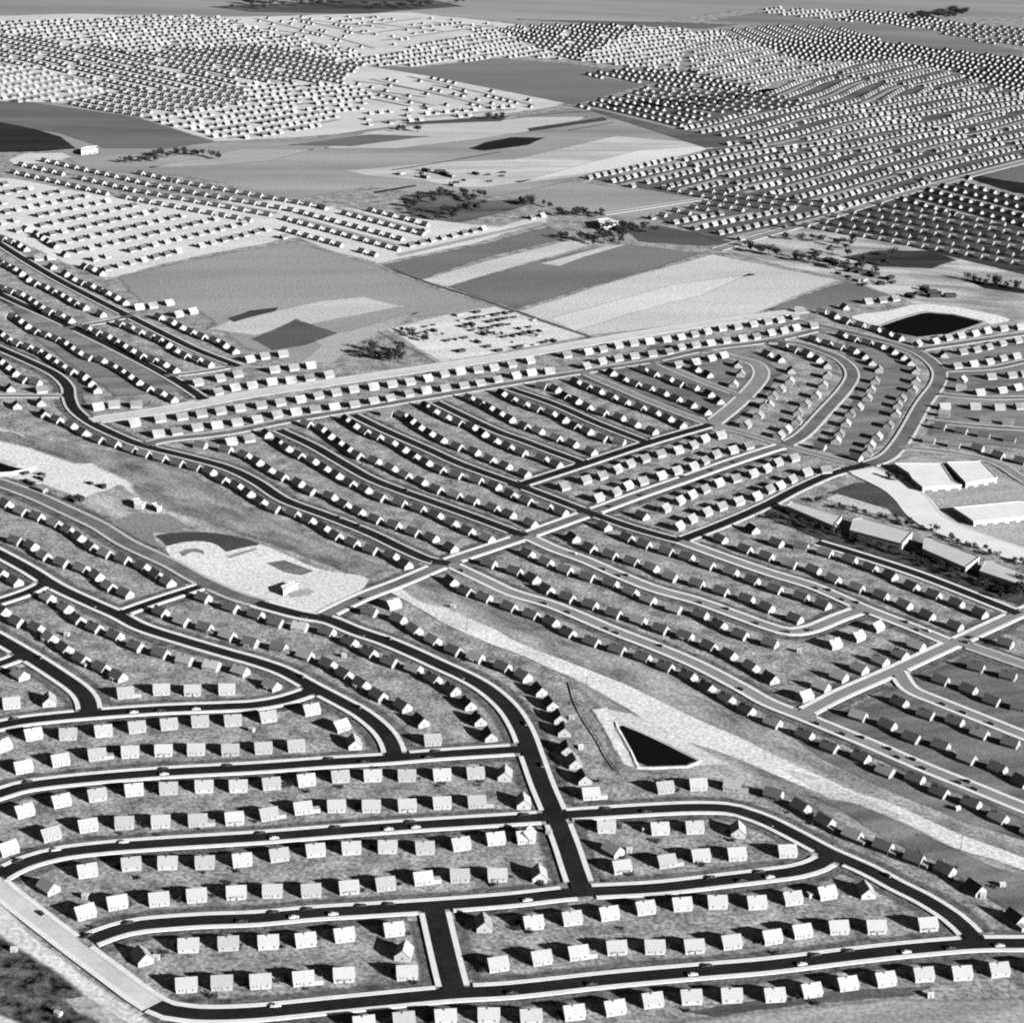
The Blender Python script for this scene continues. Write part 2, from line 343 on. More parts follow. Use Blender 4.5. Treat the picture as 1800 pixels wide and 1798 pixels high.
R('link right of fan', '1250,748 1300,760 1350,775 1400,790 1460,806 1520,822', m=M_CONC, wm=M_WALK2)
R('street below the double strip', '255,783 290,774 400,761 500,741 625,720 775,695 900,674 1050,650 1150,634 1237,615 1350,600 1430,582', m=M_ASPH2, wm=M_WALK2)
R('pale street above double strip', '160,740 285,722 360,708 450,692 600,670 750,648 900,626 1050,600 1225,572 1350,555 1420,545', m=M_PALE, wd=13, wm=M_WALK2)
R('cross street by the shops', '1195,951 1275,920 1350,887 1400,861 1462,834 1525,817')
R('pale diagonal street', '790,992 850,1020 900,1043 975,1066 1075,1108 1150,1137 1225,1169 1300,1208 1350,1236 1415,1262 1525,1307 1625,1350 1712,1385 1800,1421 1880,1452', m=M_CONC)
R('pale loop street', '925,943 975,966 1025,984 1087,1011 1150,1036 1225,1057 1300,1084 1350,1102 1387,1111 1425,1106 1475,1086 1515,1072', m=M_CONC, wm=M_WALK)
R('street below the shops', '1195,952 1275,981 1350,1007 1425,1030 1475,1051 1525,1073 1600,1102 1675,1133', m=M_CONC)
R('pale cross street', '1410,1256 1475,1222 1575,1178 1675,1132 1740,1102 1800,1075 1860,1052', m=M_CONC)
R('tree belt street', '1437,955 1520,980 1600,1006 1680,1036 1790,1080')
R('upper right pale street', '1690,1132 1800,1170 1880,1198', m=M_CONC, wm=M_WALK2)
R('lower right pale street', '1577,1180 1600,1212 1650,1234 1725,1264 1800,1294 1880,1326', m=M_CONC, wm=M_WALK)
R('upper left street', '-40,490 0,518 100,564 200,612 300,665 362,705')
R('diagonal street at the far left', '-40,400 0,430 80,480 150,518 225,556 300,594 350,618 420,645')
R('short street at the far left', '112,578 180,567 230,556', m=M_ASPH2, wd=6, wm=M_WALK2)
R('stub street at the far left', '290,662 350,655 410,645', m=M_ASPH2, wd=6, wm=M_WALK2)
R('side lane at the left edge', '-40,697 0,697 105,697', m=M_ASPH2, wd=6, wm=M_WALK2)
R('right edge street by the basin', '1605,616 1700,602 1800,587 1880,575', m=M_ASPH2, wm=M_WALK2)
R('second right edge street', '1660,652 1740,648 1800,636 1880,622', m=M_ASPH2, wm=M_WALK2, wd=7)
R('third right edge street', '1648,694 1725,700 1800,700 1880,698', m=M_ASPH2, wm=M_WALK2, wd=7)
R('fourth right edge street', '1630,740 1720,750 1880,760', m=M_ASPH2, wm=M_WALK2, wd=7)
R('street behind the shops', '1580,786 1675,797 1750,815 1800,845 1880,890', m=M_CONC, wm=M_WALK2)
R('white avenue past the shops', '1512,826 1575,856 1605,880 1625,905 1655,925 1725,953 1800,978 1880,1005', m=mat('white_concrete_road', alb(226), var=.06, scale=.05), wd=25, ww=1.5)
R('pale boundary road', '-40,1520 0,1562 60,1610 130,1664 200,1716 240,1746 272,1767', m=M_PALE, wd=8.6)
R('diagonal street in the far centre', '1060,378 1240,350', m=M_CONC, wd=6, wm=M_WALK2)
R('far diagonal avenue', '1260,440 1340,415 1440,388 1560,350 1680,316 1800,285 1880,266', m=M_CONC, wd=12, wm=M_WALK2)
M_TRK = mat('dirt_track', alb(96), var=.4, scale=.05)
for q_ in ('620,143 680,150 740,160 800,172', '640,158 700,166 750,172', '590,165 640,172 720,188', '760,150 800,158 822,168', '420,46 500,56 560,62', '520,34 600,42 680,50', '640,40 720,50 780,56', '440,62 520,78 600,88', '760,40 840,46 900,52',
           '880,212 980,200 1060,196', '960,222 1040,212 1090,206', '1000,230 1080,216', '690,300 800,282 880,268', '300,330 420,356 520,372'):
    R('graded track', q_, m=M_TRK, wd=4, ww=0)
R('field track', '690,474 760,500 850,528 905,547 970,570 1040,594', m=M_TRK, wd=3.5, ww=0)

RL = []
for r in ROADS:
    far = at(*pxs(r[1])[0]).y > 1800
    L = smooth_line([at(*p) for p in pxs(r[1])], 5.0 if not far else 9.0)
    RL.append((L, normals(L)))
# drawing order on the ground: crossing streets get different heights a few mm apart
BB = []
for L, N in RL:
    xs = [p.x for p in L]; ys = [p.y for p in L]; BB.append((min(xs) - 15, max(xs) + 15, min(ys) - 15, max(ys) + 15))
def bbo(a, b): return a[0] < b[1] and b[0] < a[1] and a[2] < b[3] and b[2] < a[3]
lev = []
for i in range(len(RL)):
    used = {lev[j] for j in range(i) if bbo(BB[i], BB[j])}
    k = 0
    while k in used: k += 1
    lev.append(k)
Z_ROAD = .56
def seg_d(p, a, b):
    ab = b - a; t = max(0, min(1, (p - a).dot(ab) / max(ab.length_squared, 1e-9)))
    return (p - (a + ab * t)).length
ENDJ = [k for k, r in enumerate(ROADS) if r[0] in ('bottom street', 'pale boundary road')]   # these two run on into each other
def near_other(p, i, extra):
    for j in range(len(RL)):
        if j == i or (j in ENDJ and i in ENDJ): continue
        b = BB[j]
        if not (b[0] < p.x < b[1] and b[2] < p.y < b[3]): continue
        L = RL[j][0]; lim = ROADS[j][2] / 2 + extra
        for k in range(len(L) - 1):
            if abs(L[k].x - p.x) > 30 or abs(L[k].y - p.y) > 30: continue
            if seg_d(p, L[k], L[k + 1]) < lim: return True
    return False
for i, (desc, pts, wd, m, ww, gap, wm) in enumerate(ROADS):
    L, N = RL[i]; z = Z_ROAD + .005 * lev[i]
    V = []; Fc = []
    for p, n in zip(L, N):
        a = p + n * wd / 2; b = p - n * wd / 2; V += [(a.x, a.y, z), (b.x, b.y, z)]
    for k in range(len(L) - 1): Fc.append((2 * k, 2 * k + 1, 2 * k + 3, 2 * k + 2))
    tag(mesh_obj('road', V, Fc, m), kind='structure')
    if ww <= 0: continue
    V = []; Fc = []
    h = Z_ROAD + .15 + .004 * (i % 7)
    for s in (-1, 1):
        prev = None
        for k in range(len(L)):
            o1 = wd / 2 + gap - .45; o2 = o1 + ww + .45
            a = L[k] + N[k] * s * o1; b = L[k] + N[k] * s * o2; c = (a + b) / 2
            ok = not near_other(c, i, .3)
            if ok:
                q = len(V); V += [(a.x, a.y, h), (b.x, b.y, h), (a.x, a.y, .3), (b.x, b.y, .3)]
                if prev is not None:
                    p0 = prev
                    fs = [(p0, p0 + 1, q + 1, q), (p0, q, q + 2, p0 + 2), (p0 + 1, p0 + 3, q + 3, q + 1)]
                    Fc += fs if s < 0 else [f[::-1] for f in fs]
                prev = q
            else: prev = None
    if Fc: tag(mesh_obj('sidewalk', V, Fc, wm), kind='structure')

# lusher, darker grass in the front yards, fading out towards the house line
M_FRONT = mat('soil_front_grass', alb(104), var=.5, scale=.14, detail=8, fine=.5, fscale=.5)
def front_lawn(i):
    L, N = RL[i]; wd = ROADS[i][2]; ww = ROADS[i][4]; z = .01
    for s in (-1, 1):
        V = []; Fc = []; C_ = []; prev = None
        for k in range(len(L)):
            o1 = wd / 2 + ww + .4
            pts_ = [L[k] + N[k] * s * (o1 + d) for d in (0, 3, 8 + 2.5 * noise.noise(Vector((L[k].x * .08, L[k].y * .08, s * 9))))]
            if near_other(pts_[2], i, 3) or near_other(pts_[0], i, 2): prev = None; continue
            q = len(V)
            for p, c in zip(pts_, (1.0, .9, 0.0)): V.append((p.x, p.y, z + .003 * (i % 5))); C_.append(c)
            if prev is not None:
                for a in (0, 1):
                    f = (prev + a, prev + a + 1, q + a + 1, q + a); Fc.append(f if s < 0 else f[::-1])
            prev = q
        if not Fc: continue
        o = mesh_obj('front_grass', V, Fc, M_FRONT)
        at_ = o.data.attributes.new('cover', 'FLOAT', 'POINT'); at_.data.foreach_set('value', C_)
        tag(o, kind='structure')
for i, r_ in enumerate(ROADS):
    if i < 23 or r_[0] in ('pale diagonal street', 'pale loop street', 'street below the shops', 'pale cross street', 'upper right pale street', 'lower right pale street', 'upper left street'): front_lawn(i)

# ------------------------------------------------------------------ houses
M_WALL = [mat('white_siding', .27, rough=.8, var=.08, scale=.8), mat('pale_siding', .22, rough=.8, var=.08, scale=.8)]
M_ROOF = [mat('pale_shingles', .235, rough=.9, var=.08, scale=1.2, fine=.06, fscale=5), mat('shade_dark_shingles', .07, rough=.9, var=.10, scale=1.2, fine=.1, fscale=5),  # dark entry carries the shade of slopes turned from the sun
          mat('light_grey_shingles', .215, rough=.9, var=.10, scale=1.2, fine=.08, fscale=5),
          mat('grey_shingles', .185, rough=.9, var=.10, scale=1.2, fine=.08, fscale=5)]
M_GLASS = mat('window_glass', .09, rough=.2, spec=.5)
M_DARK = mat('porch_shade', .02, rough=.9)  # door colour standing for the shade inside an open porch
M_DOOR = mat('painted_door', .14, rough=.6)
M_BRICK = mat('chimney_brick', .10, rough=.9)

def slab(quads, t):
    """roof slopes as thin slabs: each quad (4 pts) gets a thickness t downward"""
    V = []; Fc = []
    for q in quads:
        b = len(V); V += [Vector(p) for p in q] + [Vector(p) - Vector((0, 0, t)) for p in q]
        Fc += [(b, b + 1, b + 2, b + 3), (b + 7, b + 6, b + 5, b + 4)]
        for k in range(4):
            l = (k + 1) % 4; Fc.append((b + k, b + 4 + k, b + 4 + l, b + l))
    return V, Fc

HW, HD, EV, RG = 4.7, 3.75, 2.65, 5.95
def gable_body(x0, x1, d, ev, rg, V, Fc):
    b = len(V)
    for x in (x0, x1):
        V += [(x, -d, 0), (x, d, 0), (x, d, ev), (x, 0, rg), (x, -d, ev)]
    Fc += [(b + 4, b + 3, b + 2, b + 1, b), (b + 5, b + 6, b + 7, b + 8, b + 9), (b, b + 5, b + 9, b + 4), (b + 6, b + 1, b + 2, b + 7)]
def gable_roof(x0, x1, d, ev, rg, ov, side):
    sl = (rg - ev) / d; z0 = ev - sl * ov + .12; z1 = rg + .14
    q = [(x0 - side, -d - ov, z0), (x1 + side, -d - ov, z0), (x1 + side, 0, z1), (x0 - side, 0, z1)]
    r = [(x1 + side, d + ov, z0), (x0 - side, d + ov, z0), (x0 - side, .004, z1), (x1 + side, .004, z1)]
    return slab([q, r], .14)

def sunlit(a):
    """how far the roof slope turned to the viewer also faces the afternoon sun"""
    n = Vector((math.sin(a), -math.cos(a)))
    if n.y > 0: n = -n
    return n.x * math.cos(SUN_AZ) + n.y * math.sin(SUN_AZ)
def make_house(kind, wm, rm):
    root = empty('house')
    V = []; Fc = []; gable_body(-HW, HW, HD, EV, RG, V, Fc)
    if kind == 'w':      # low side wing / carport
        box(HW + .003, HW + 4.2, -HD + .2, -HD + 3.6, 0, 2.3, V, Fc)
    wall = mesh_obj('wall', V, Fc, wm, root)
    V, Fc = gable_roof(-HW, HW, HD, EV, RG, .4, .3)
    if kind == 'd':      # two dormers on the front slope
        for cx in (-2.2, 2.2):
            b = len(V)
            V += [Vector(p) for p in [(cx - .9, -2.9, 3.5), (cx + .9, -2.9, 3.5), (cx + .9, -2.9, 4.5), (cx, -2.9, 5.1), (cx - .9, -2.9, 4.5), (cx + .9, -1.2, 4.6), (cx, -.7, 5.1), (cx - .9, -1.2, 4.6)]]
            Fc += [(b, b + 1, b + 2, b + 3, b + 4), (b + 2, b + 5, b + 6, b + 3), (b + 3, b + 6, b + 7, b + 4), (b + 1, b + 5, b + 2), (b, b + 4, b + 7)]
    roof = mesh_obj('roof', V, Fc, rm, root)
    V = []; Fc = []; box(.4, .95, .2, .75, 5.0, 6.3, V, Fc)
    ch = mesh_obj('chimney', V, Fc, M_BRICK, roof)
    kids(roof, ch)
    V = []; Fc = []; box(-.42, .42, -HD - .06, -HD + .05, .2, 2.1, V, Fc)
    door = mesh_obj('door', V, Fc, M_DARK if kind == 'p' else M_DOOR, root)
    parts = [wall, roof, door]
    wins = [(-3.2, .9), (-1.7, .7), (2.7, 1.1)] if kind != 'p' else [(-3.2, 1.3), (2.8, 1.3)]
    for cx, ww in wins:
        V = []; Fc = []; box(cx - ww / 2, cx + ww / 2, -HD - .05, -HD + .05, 1.1, 2.0, V, Fc)
        parts.append(mesh_obj('window', V, Fc, M_GLASS, root))
    for cx in (-2.6, 2.6):
        V = []; Fc = []; box(cx - .45, cx + .45, HD - .05, HD + .05, 1.1, 2.0, V, Fc)
        parts.append(mesh_obj('window', V, Fc, M_GLASS, root))
    for sx in (-1, 1):
        V = []; Fc = []; x = sx * HW
        if not (kind == 'w' and sx > 0):
            box(min(x - .05, x + .05), max(x - .05, x + .05), -.5, .5, 1.1, 2.2, V, Fc)
            parts.append(mesh_obj('window', V, Fc, M_GLASS, root))
    if kind == 'p':      # open porch, shade painted on its door; posts and a small flat roof in front
        V = []; Fc = []
        box(-1.7, 1.7, -HD - 1.7, -HD - .06, 2.25, 2.42, V, Fc)
        for px_ in (-1.6, 1.45): box(px_, px_ + .15, -HD - 1.65, -HD - 1.5, 0, 2.25, V, Fc)
        parts.append(mesh_obj('porch', V, Fc, wm, root))
    kids(root, *parts)
    root['kind_'] = kind
    return root
# prototypes keyed by (kind, roof tone)
KINDS = ['n', 'w', 'p', 'd']
PH = {}
for k in KINDS:
    for ri in range(4):
        PH[(k, ri)] = None
def get_proto(k, ri):
    if PH[(k, ri)] is None:
        PH[(k, ri)] = make_house(k, M_WALL[ri % 2], M_ROOF[ri]); return PH[(k, ri)], True
    return PH[(k, ri)], False

HROWS = []
def HR(desc, s, n=None): HROWS.append((desc, parse(s)))
# r = turned a quarter, w = side wing, p = porch, g = grey roof, l = light grey roof
HR('in the cut-off row along the bottom edge', 'B:755,1785 1035,1758g 1330,1738 1635,1728; C:130,1738l 430,1708 715,1675p 980,1622l 1255,1600l 1540,1590; D:40,1588 295,1555 550,1508p 815,1475p 1085,1442l 1355,1432 1615,1408l 1880,1385')
HR('in the short row above the bottom street, left', 'A:1310,1515 1560,1500g 1830,1490; B:330,1470w 615,1445p 1060,1430')
HR('in the row under the second street up, left', 'A:1000,1320r 1325,1238l 1605,1225g 1885,1215; B:345,1200p 615,1165 965,1125')
HR('on the block corner left of the cross street', 'B:1040,1290r')
HR('in the row under the second street up, right', 'B:1600,1090rg; C:145,1078 415,1048l 675,1015p 930,975l 1190,950p 1440,935p 1715,938; D:165,908 405,870w 690,858r')
HR('in the row above the bottom street, right', 'B:1695,1370; C:200,1325 460,1290w 730,1255p 1000,1250l 1275,1245p 1535,1215 1820,1180; D:230,1140 490,1112 755,1110p 1115,1090p')
HR('in the row above the second street up', 'A:590,1005 820,938 1115,915l 1380,888 1660,868p; B:115,858l 385,855g 650,832p 905,808g 1170,768w 1430,750g 1695,745p; C:190,745r')
HR('in the row under the third street up', 'A:340,830rg 610,715 920,668g 1180,660l 1440,658g 1700,640p; B:158,605g 415,572l 668,556l 925,548l 1185,556g 1435,528l 1680,490p 1890,480; C:100,467')
HR('in the row above the third street up', 'A:50,560 350,460g 615,398l 875,380g 1130,370l 1390,362gw 1645,348p; B:85,318gw 325,275lw 565,262l 810,262l 1060,258p 1305,240l 1550,232gw 1880,235r')
HR('in the row under the fourth street up', 'A:165,295l 425,225l 680,185g 940,148p 1185,138g 1435,125l 1675,122p; B:105,105g 350,80p 590,55g 820,48 1060,48g 1305,42p 1540,30g 1750,40r')
HR('in the row above the fourth street up', 'E:160,1588 420,1540l 680,1500gw 915,1482l 1150,1472p 1380,1465l 1620,1468gp; F:50,1455g 280,1440g 690,1420r 1240,1398g')
HR('in the row under the fifth street up', 'E:10,1440 230,1358p 480,1358g 725,1335l 960,1308g 1185,1288g 1405,1268gp 1635,1262g; F:80,1235g 385,1185 590,1300rp')
HR('in the short row above the fifth street up', 'E:80,1140 345,1120r 880,1068gw 1135,1045l 1355,1050p 1595,1043l')
HR('below the short side street at the left edge', 'E:140,940r')
HR('in the row behind the left edge street', 'E:20,490 120,568 255,612 350,680p 455,755 570,830w 710,890 830,950p')
HR('in the row under the curved left street', 'E:335,400 460,470p 545,550 665,610 810,665 955,740 1130,790w 1300,840p 1490,878 1690,915w; F:110,1015p')
HR('in the row over the curved left street', 'E:1130,500p 1280,565 1440,610w 1600,665 1760,715p; F:160,750w 345,805 505,865 620,935 740,1005p 860,1085 1030,1160 1155,1265')
HR('in the row under the central sweeping street', 'E:1430,400 1625,470p 1800,520; F:140,575w 310,605 500,640p 660,712 795,785 940,850 1110,900 1245,970 1375,1045p 1490,1145 1565,1255 1640,1365')
HR('in the row over the central sweeping street', 'F:800,500 1000,550g 1115,625 1245,700 1390,770 1545,820p 1735,885; G:80,950 190,1048 270,1145 330,1240 365,1330g 385,1460 435,1552 500,1665')
HR('at the lower end by the crossroads', 'C:550,175w')
HR('beside the bare strip and crossroads', 'F:960,448r')
HR('in the row on the left diagonal street', 'E:110,0 220,35 310,105 435,155 575,195w 680,245 765,320 880,370')
HR('in the row beneath the pale avenue', 'I:40,1340 150,1395 260,1430 385,1480p 480,1525 555,1575; E:640,40 740,90 865,130p 1000,180 1100,240 1180,290g')
HR('in the corner block at the left edge', 'E:0,225 105,285')
HR('in the small loop block, upper row', 'C:660,405r 710,570r 1035,420w 1280,412p 1590,435r')
HR('in the small loop block, lower row', 'C:765,688p 1080,648gw 1320,610l 1575,598')
HR('in the row under the small loop block', 'D:130,578r')
HR('in the row outside the right loop street', 'C:1070,132g 1305,110 1550,120gw; D:40,180 230,268 400,370w 595,465w 810,545w 1030,630w 1245,710 1455,840 1740,1050w')
HR('in the row along the pale utility strip', 'F:1370,285p 1475,355 1605,400 1780,465; G:135,520 275,570p 395,645 560,710 740,765w 920,820 1080,885 1240,948p 1370,1028 1510,1110 1650,1190; H:35,1278 260,1365 435,1450 655,1520 825,1620w 1035,1670 1205,1765; D:1430,245 1620,345w 1850,450')
HR('in the row over the pale diagonal street', 'F:1640,160; G:20,215 145,265p 245,340w 390,400 550,450 715,510 890,560 1045,620 1220,670p 1385,740 1525,800 1680,885 1815,965; H:255,1090r')
HR('in the row under the pale loop street', 'G:110,90 240,150p 375,205 530,255 695,300 835,360 960,415p 1140,480 1325,520 1455,590 1605,660 1815,720')
HR('in the row over the pale loop street', 'K:430,1580; G:545,50w 690,100w 840,145 980,190p 1115,255 1300,300 1470,355 1650,410p 1790,470; H:190,548')
HR('in the row under the street below the shops', 'K:650,1500 810,1580; G:930,25 1085,75 1230,115 1375,170 1540,220 1690,280; H:50,340 235,395 385,450')
HR('in the row over the street below the shops', 'K:1465,1590; G:1640,60 1790,110; H:155,165p 320,205 460,270 625,330 795,385w 960,450 1120,525w 1315,600')
HR('in the row under the tree belt', 'K:1690,1520; H:60,15 235,40 405,85 575,135 720,190 860,245 1010,320 1165,380p 1325,440 1490,510')
HR('in the row left of the pale cross street', 'H:375,1025r 500,955r 645,900r 790,845r 930,800r 1045,740r')
HR('in the short row behind the pale cross street', 'H:460,725 625,672 760,605')
HR('in the lowest row at the right edge', 'H:635,1230 840,1295 1010,1385 1215,1440w 1400,1530 1615,1600 1780,1690')
HR('in the second lowest row at the right edge', 'H:925,1135 1110,1220 1315,1270p 1490,1355 1705,1420')
HR('in the third lowest row at the right edge', 'H:1215,980 1410,1045 1575,1125 1770,1170w')
HR('in the fourth lowest row at the right edge', 'H:1465,890 1690,950')
HR('at the head of the right pale cross street', 'H:1670,720')
NEAR_ROWS = len(HROWS)
# rows farther off
for s in ['I:20,20 95,30 140,55 190,90 250,130 320,155 395,185 455,210 505,245 555,280 620,315 710,335 795,375 855,410 910,445 970,485 1040,530 1130,565 1210,605',
          'I:15,150 60,185 120,215 195,240 270,270 330,300 385,340 440,375 500,410 590,445 640,490 680,540',
          'I:685,660 800,645 960,645', 'I:10,340 55,380 105,420 165,470 250,490', 'I:290,540', 'I:75,530 120,650',
          'I:290,630 310,710 400,750 500,790 585,840 690,890 800,920 920,960 1015,990 1130,1020 1250,1055 1370,1085 1475,1115 1565,1170 1665,1215 1745,1265; J:35,1325 130,1375 260,1410 370,1455 475,1510 560,1565 680,1615 810,1665 950,1705 1050,1765',
          'I:340,-5 425,20 490,50', 'I:615,110 680,140 755,165 815,200 870,230 925,265 990,300 1075,330 1150,360 1225,400',
          'I:840,80 915,105 980,135 1060,165 1120,190 1180,220 1235,265 1300,300 1385,330 1465,360',
          'I:1120,30 1210,65 1270,100 1345,135 1420,165 1510,195 1575,225 1645,265', 'I:1750,325 1855,305 1985,290',
          'I:1385,490 1540,460 1665,430 1925,400 2060,385 2180,370', 'I:1525,555 1645,525 1765,510 1905,485 2040,475 2170,458 2305,435',
          'I:940,775 1120,745 1275,730 1410,710 1545,690 1680,670; J:30,650 165,630 305,608 430,582 555,560 680,538 820,520 950,502 1075,485 1200,460 1315,430 1430,412 1555,400 1665,385 1790,362; K:120,335',
          'I:1110,850 1235,835 1380,805 1520,790 1660,770 1800,750; J:140,715 275,695 410,680 545,662 685,645 820,620 935,600 1065,565 1190,545 1325,530 1455,512 1570,495 1690,470; K:20,440 130,420 260,410',
          'K:380,295 530,272 630,255 740,228 850,213 960,200 1080,187 1180,170 1275,150 1365,130 1470,108 1580,97 1690,80; L:-10,60 80,50 180,30', 'K:515,375 625,340 740,320 855,305 980,290 1095,275 1180,242 1285,228 1390,213 1500,195 1615,180 1710,165; L:15,140 105,125 190,105 315,90',
          'K:1165,365 1285,345 1395,320 1480,300', 'K:1290,395 1375,435', 'K:920,400 995,430 1100,465 1175,500 1275,525 1385,570 1455,620',
          'K:700,420 780,465 865,500 960,530 1060,565 1155,605 1260,645 1360,695', 'K:450,485 525,520 605,550 700,590 790,625 900,665 1000,700 1095,740 1185,785',
          'K:210,515 305,535 375,585 450,615 530,660 635,700 755,735 860,780 985,830', 'J:1730,565; K:0,605 80,640 170,675 270,705 360,745 440,795 530,830 635,880 755,905',
          'J:1500,600 1575,635 1640,665 1710,705 1785,745; K:85,795 185,830 310,880 425,920 555,975', 'J:1195,655 1250,690 1330,730 1420,770 1515,800 1595,845 1675,895 1770,940; K:65,980 210,1025 310,1065',
          'J:925,705 1025,720 1095,755 1150,800 1220,845 1300,890 1415,940 1535,975 1645,1030 1755,1075; K:85,1130',
          'J:635,750 690,790 765,835 850,870 950,910 1035,955 1110,1005 1195,1050 1290,1100 1410,1140 1550,1175 1680,1215 1790,1275; K:100,1320 235,1360 345,1400',
          'J:355,780 460,815 520,860 585,910 650,955 710,1000 835,1040 950,1090 1050,1140 1160,1185 1270,1240 1400,1280 1520,1320 1665,1370 1780,1415; K:130,1480',
          'J:75,850 160,910 215,950 300,1000 395,1040 480,1090 565,1140 660,1195 765,1240 870,1295 1010,1335 1145,1375 1265,1420 1375,1475 1490,1530 1625,1585',
          'I:1410,930 1590,960 1720,1000; J:10,1045 90,1100 180,1150 300,1195 380,1250 520,1290 620,1345 720,1395 840,1450 970,1490 1105,1540 1235,1580 1370,1650', 'I:1620,905 1745,885',
          'K:360,1220 510,1175 625,1145 730,1100 820,1060 925,1025 1035,990 1160,965 1265,930 1345,885 1460,860',
          'K:600,1300 720,1260 805,1215 910,1185 1040,1145 1150,1110 1265,1080 1345,1040 1425,995 1545,965 1655,935',
          'K:1070,1375 1170,1320 1255,1280 1345,1240 1445,1195 1565,1165 1685,1130 1780,1095; L:60,1050 175,1020', 'K:915,1425r',
          'K:1165,1500 1255,1450 1360,1400 1465,1360 1585,1325 1710,1290 1800,1240; L:75,1215 160,1170 265,1120 400,1105',
          'K:1590,365 1610,430 1560,505', 'L:-5,290 85,325 165,405 155,480 90,535 35,585 10,650', 'K:1780,650 1735,720 1645,785',
          'L:105,235 180,260 275,285 350,325 415,370 418,440 390,510 340,580 265,640 215,700 205,760 130,820 80,860',
          'L:320,185 415,215 500,240 600,265 675,305 725,350 780,400 755,480 725,540 700,600 635,665 580,710 550,780 505,850 480,900', 'L:365,940',
          'L:470,20 550,60 650,85 755,115 840,145 920,175', 'L:1050,215', 'L:1170,200 1260,175 1350,160 1450,145 1535,125 1650,110 1770,100',
          'L:520,155 600,185 700,210 785,235 875,270 945,310 1000,350 1040,410 1040,480 1020,540 940,600 915,650 900,710 850,790 770,870 720,930 700,980', 'L:620,1015',
          'L:1365,275 1460,260 1545,240 1640,215 1750,195', 'L:1235,295', 'L:1325,375 1440,360 1550,345 1645,320 1740,305', 'L:1365,470r', 'L:1565,450 1710,440 1800,430',
          'L:1355,530r', 'L:1485,560 1640,545 1750,525', 'L:1240,660 1455,660 1625,665 1770,660', 'L:1240,710 1530,750 1690,770', 'L:1210,800 1360,830', 'L:1135,895 1310,925 1475,950 1620,1000 1775,1040', 'L:1520,860 1700,890',
          'M:10,1250 55,1270 100,1292 150,1320 200,1360 250,1395 320,1420 375,1450 430,1475 480,1505 530,1535 590,1560 710,1610',
          'M:20,1430 75,1450 145,1470 205,1500 245,1530 290,1560 350,1590 425,1615 490,1650', 'M:20,1080 80,1100 135,1120 180,1150', 'M:270,1215 360,1210', 'M:365,1275 465,1325 515,1360 575,1390 640,1410 705,1440 750,1460 815,1490 875,1525',
          'M:975,1560 1070,1550 1185,1530', 'M:1250,1610 1350,1590', 'M:460,1190 600,1275 650,1290 710,1320', 'M:180,1010 260,1045 300,1070 340,1100 390,1130',
          'Q:700,1520 800,1510 890,1500', 'Q:220,1580 375,1590 465,1620 550,1655', 'Q:540,1560']:
    HROWS.append(('', parse(s)))

def road_side(p):
    best = 1e9; q = None
    for j, (L, N) in enumerate(RL):
        b = BB[j]
        if not (b[0] - 30 < p.x < b[1] + 30 and b[2] - 30 < p.y < b[3] + 30): continue
        for k in range(0, len(L) - 1, 2):
            d = (L[k] - p).length
            if d < best: best = d; q = L[k]
    return q
HOUSES = []   # (dist, pos, angle, flags, row, idx, rowlen)
for ri, (desc, pts) in enumerate(HROWS):
    G = [at(x, y, 2.4).xy for x, y, f in pts]
    n = len(G)
    for i, (p, (x, y, f)) in enumerate(zip(G, pts)):
        if n > 1:
            if 'r' in pts[min(i + 1, n - 1)][2] and i > 0: t = G[i] - G[i - 1]
            elif 'r' in pts[max(i - 1, 0)][2] and i < n - 1: t = G[i + 1] - G[i]
            elif 'r' in f and n > 2: t = (G[2] - G[1]) if i == 0 else (G[i - 1] - G[i - 2])
            else: t = G[min(i + 1, n - 1)] - G[max(i - 1, 0)]
        else:
            q = road_side(p); t = (Vector((1, 0)) if q is None else Vector((-(q - p).y, (q - p).x)))
        if 'r' in f and n > 1: t = Vector((-t.y, t.x))
        if n > 8 and 'row left of the pale cross' in desc: pass
        a = math.atan2(t.y, t.x)
        q = road_side(p)
        if q is not None:
            fr = Vector((math.sin(a), -math.cos(a)))     # front = local -y
            if fr.dot(q - p) < 0: a += math.pi
        HOUSES.append([p.length, p, a, f, ri, i, n])
near = sorted([h for h in HOUSES if h[4] < NEAR_ROWS], key=lambda h: (h[1] - Vector((0, 0))).length)
INDIV = near[:300]; ids = {id(h) for h in INDIV}
REST = [h for h in HOUSES if id(h) not in ids]
ORD = ['', 'first', 'second', 'third', 'fourth', 'fifth', 'sixth', 'seventh', 'eighth', 'ninth', 'tenth', 'eleventh', 'twelfth', '13th', '14th', '15th', '16th', '17th', '18th', '19th', '20th', '21st', '22nd', '23rd', '24th', '25th', '26th', '27th', '28th', '29th', '30th']
KW = {'n': 'plain', 'w': 'winged', 'p': 'porched', 'd': 'dormered'}
RW = ['white', 'dark', 'pale', 'gray']
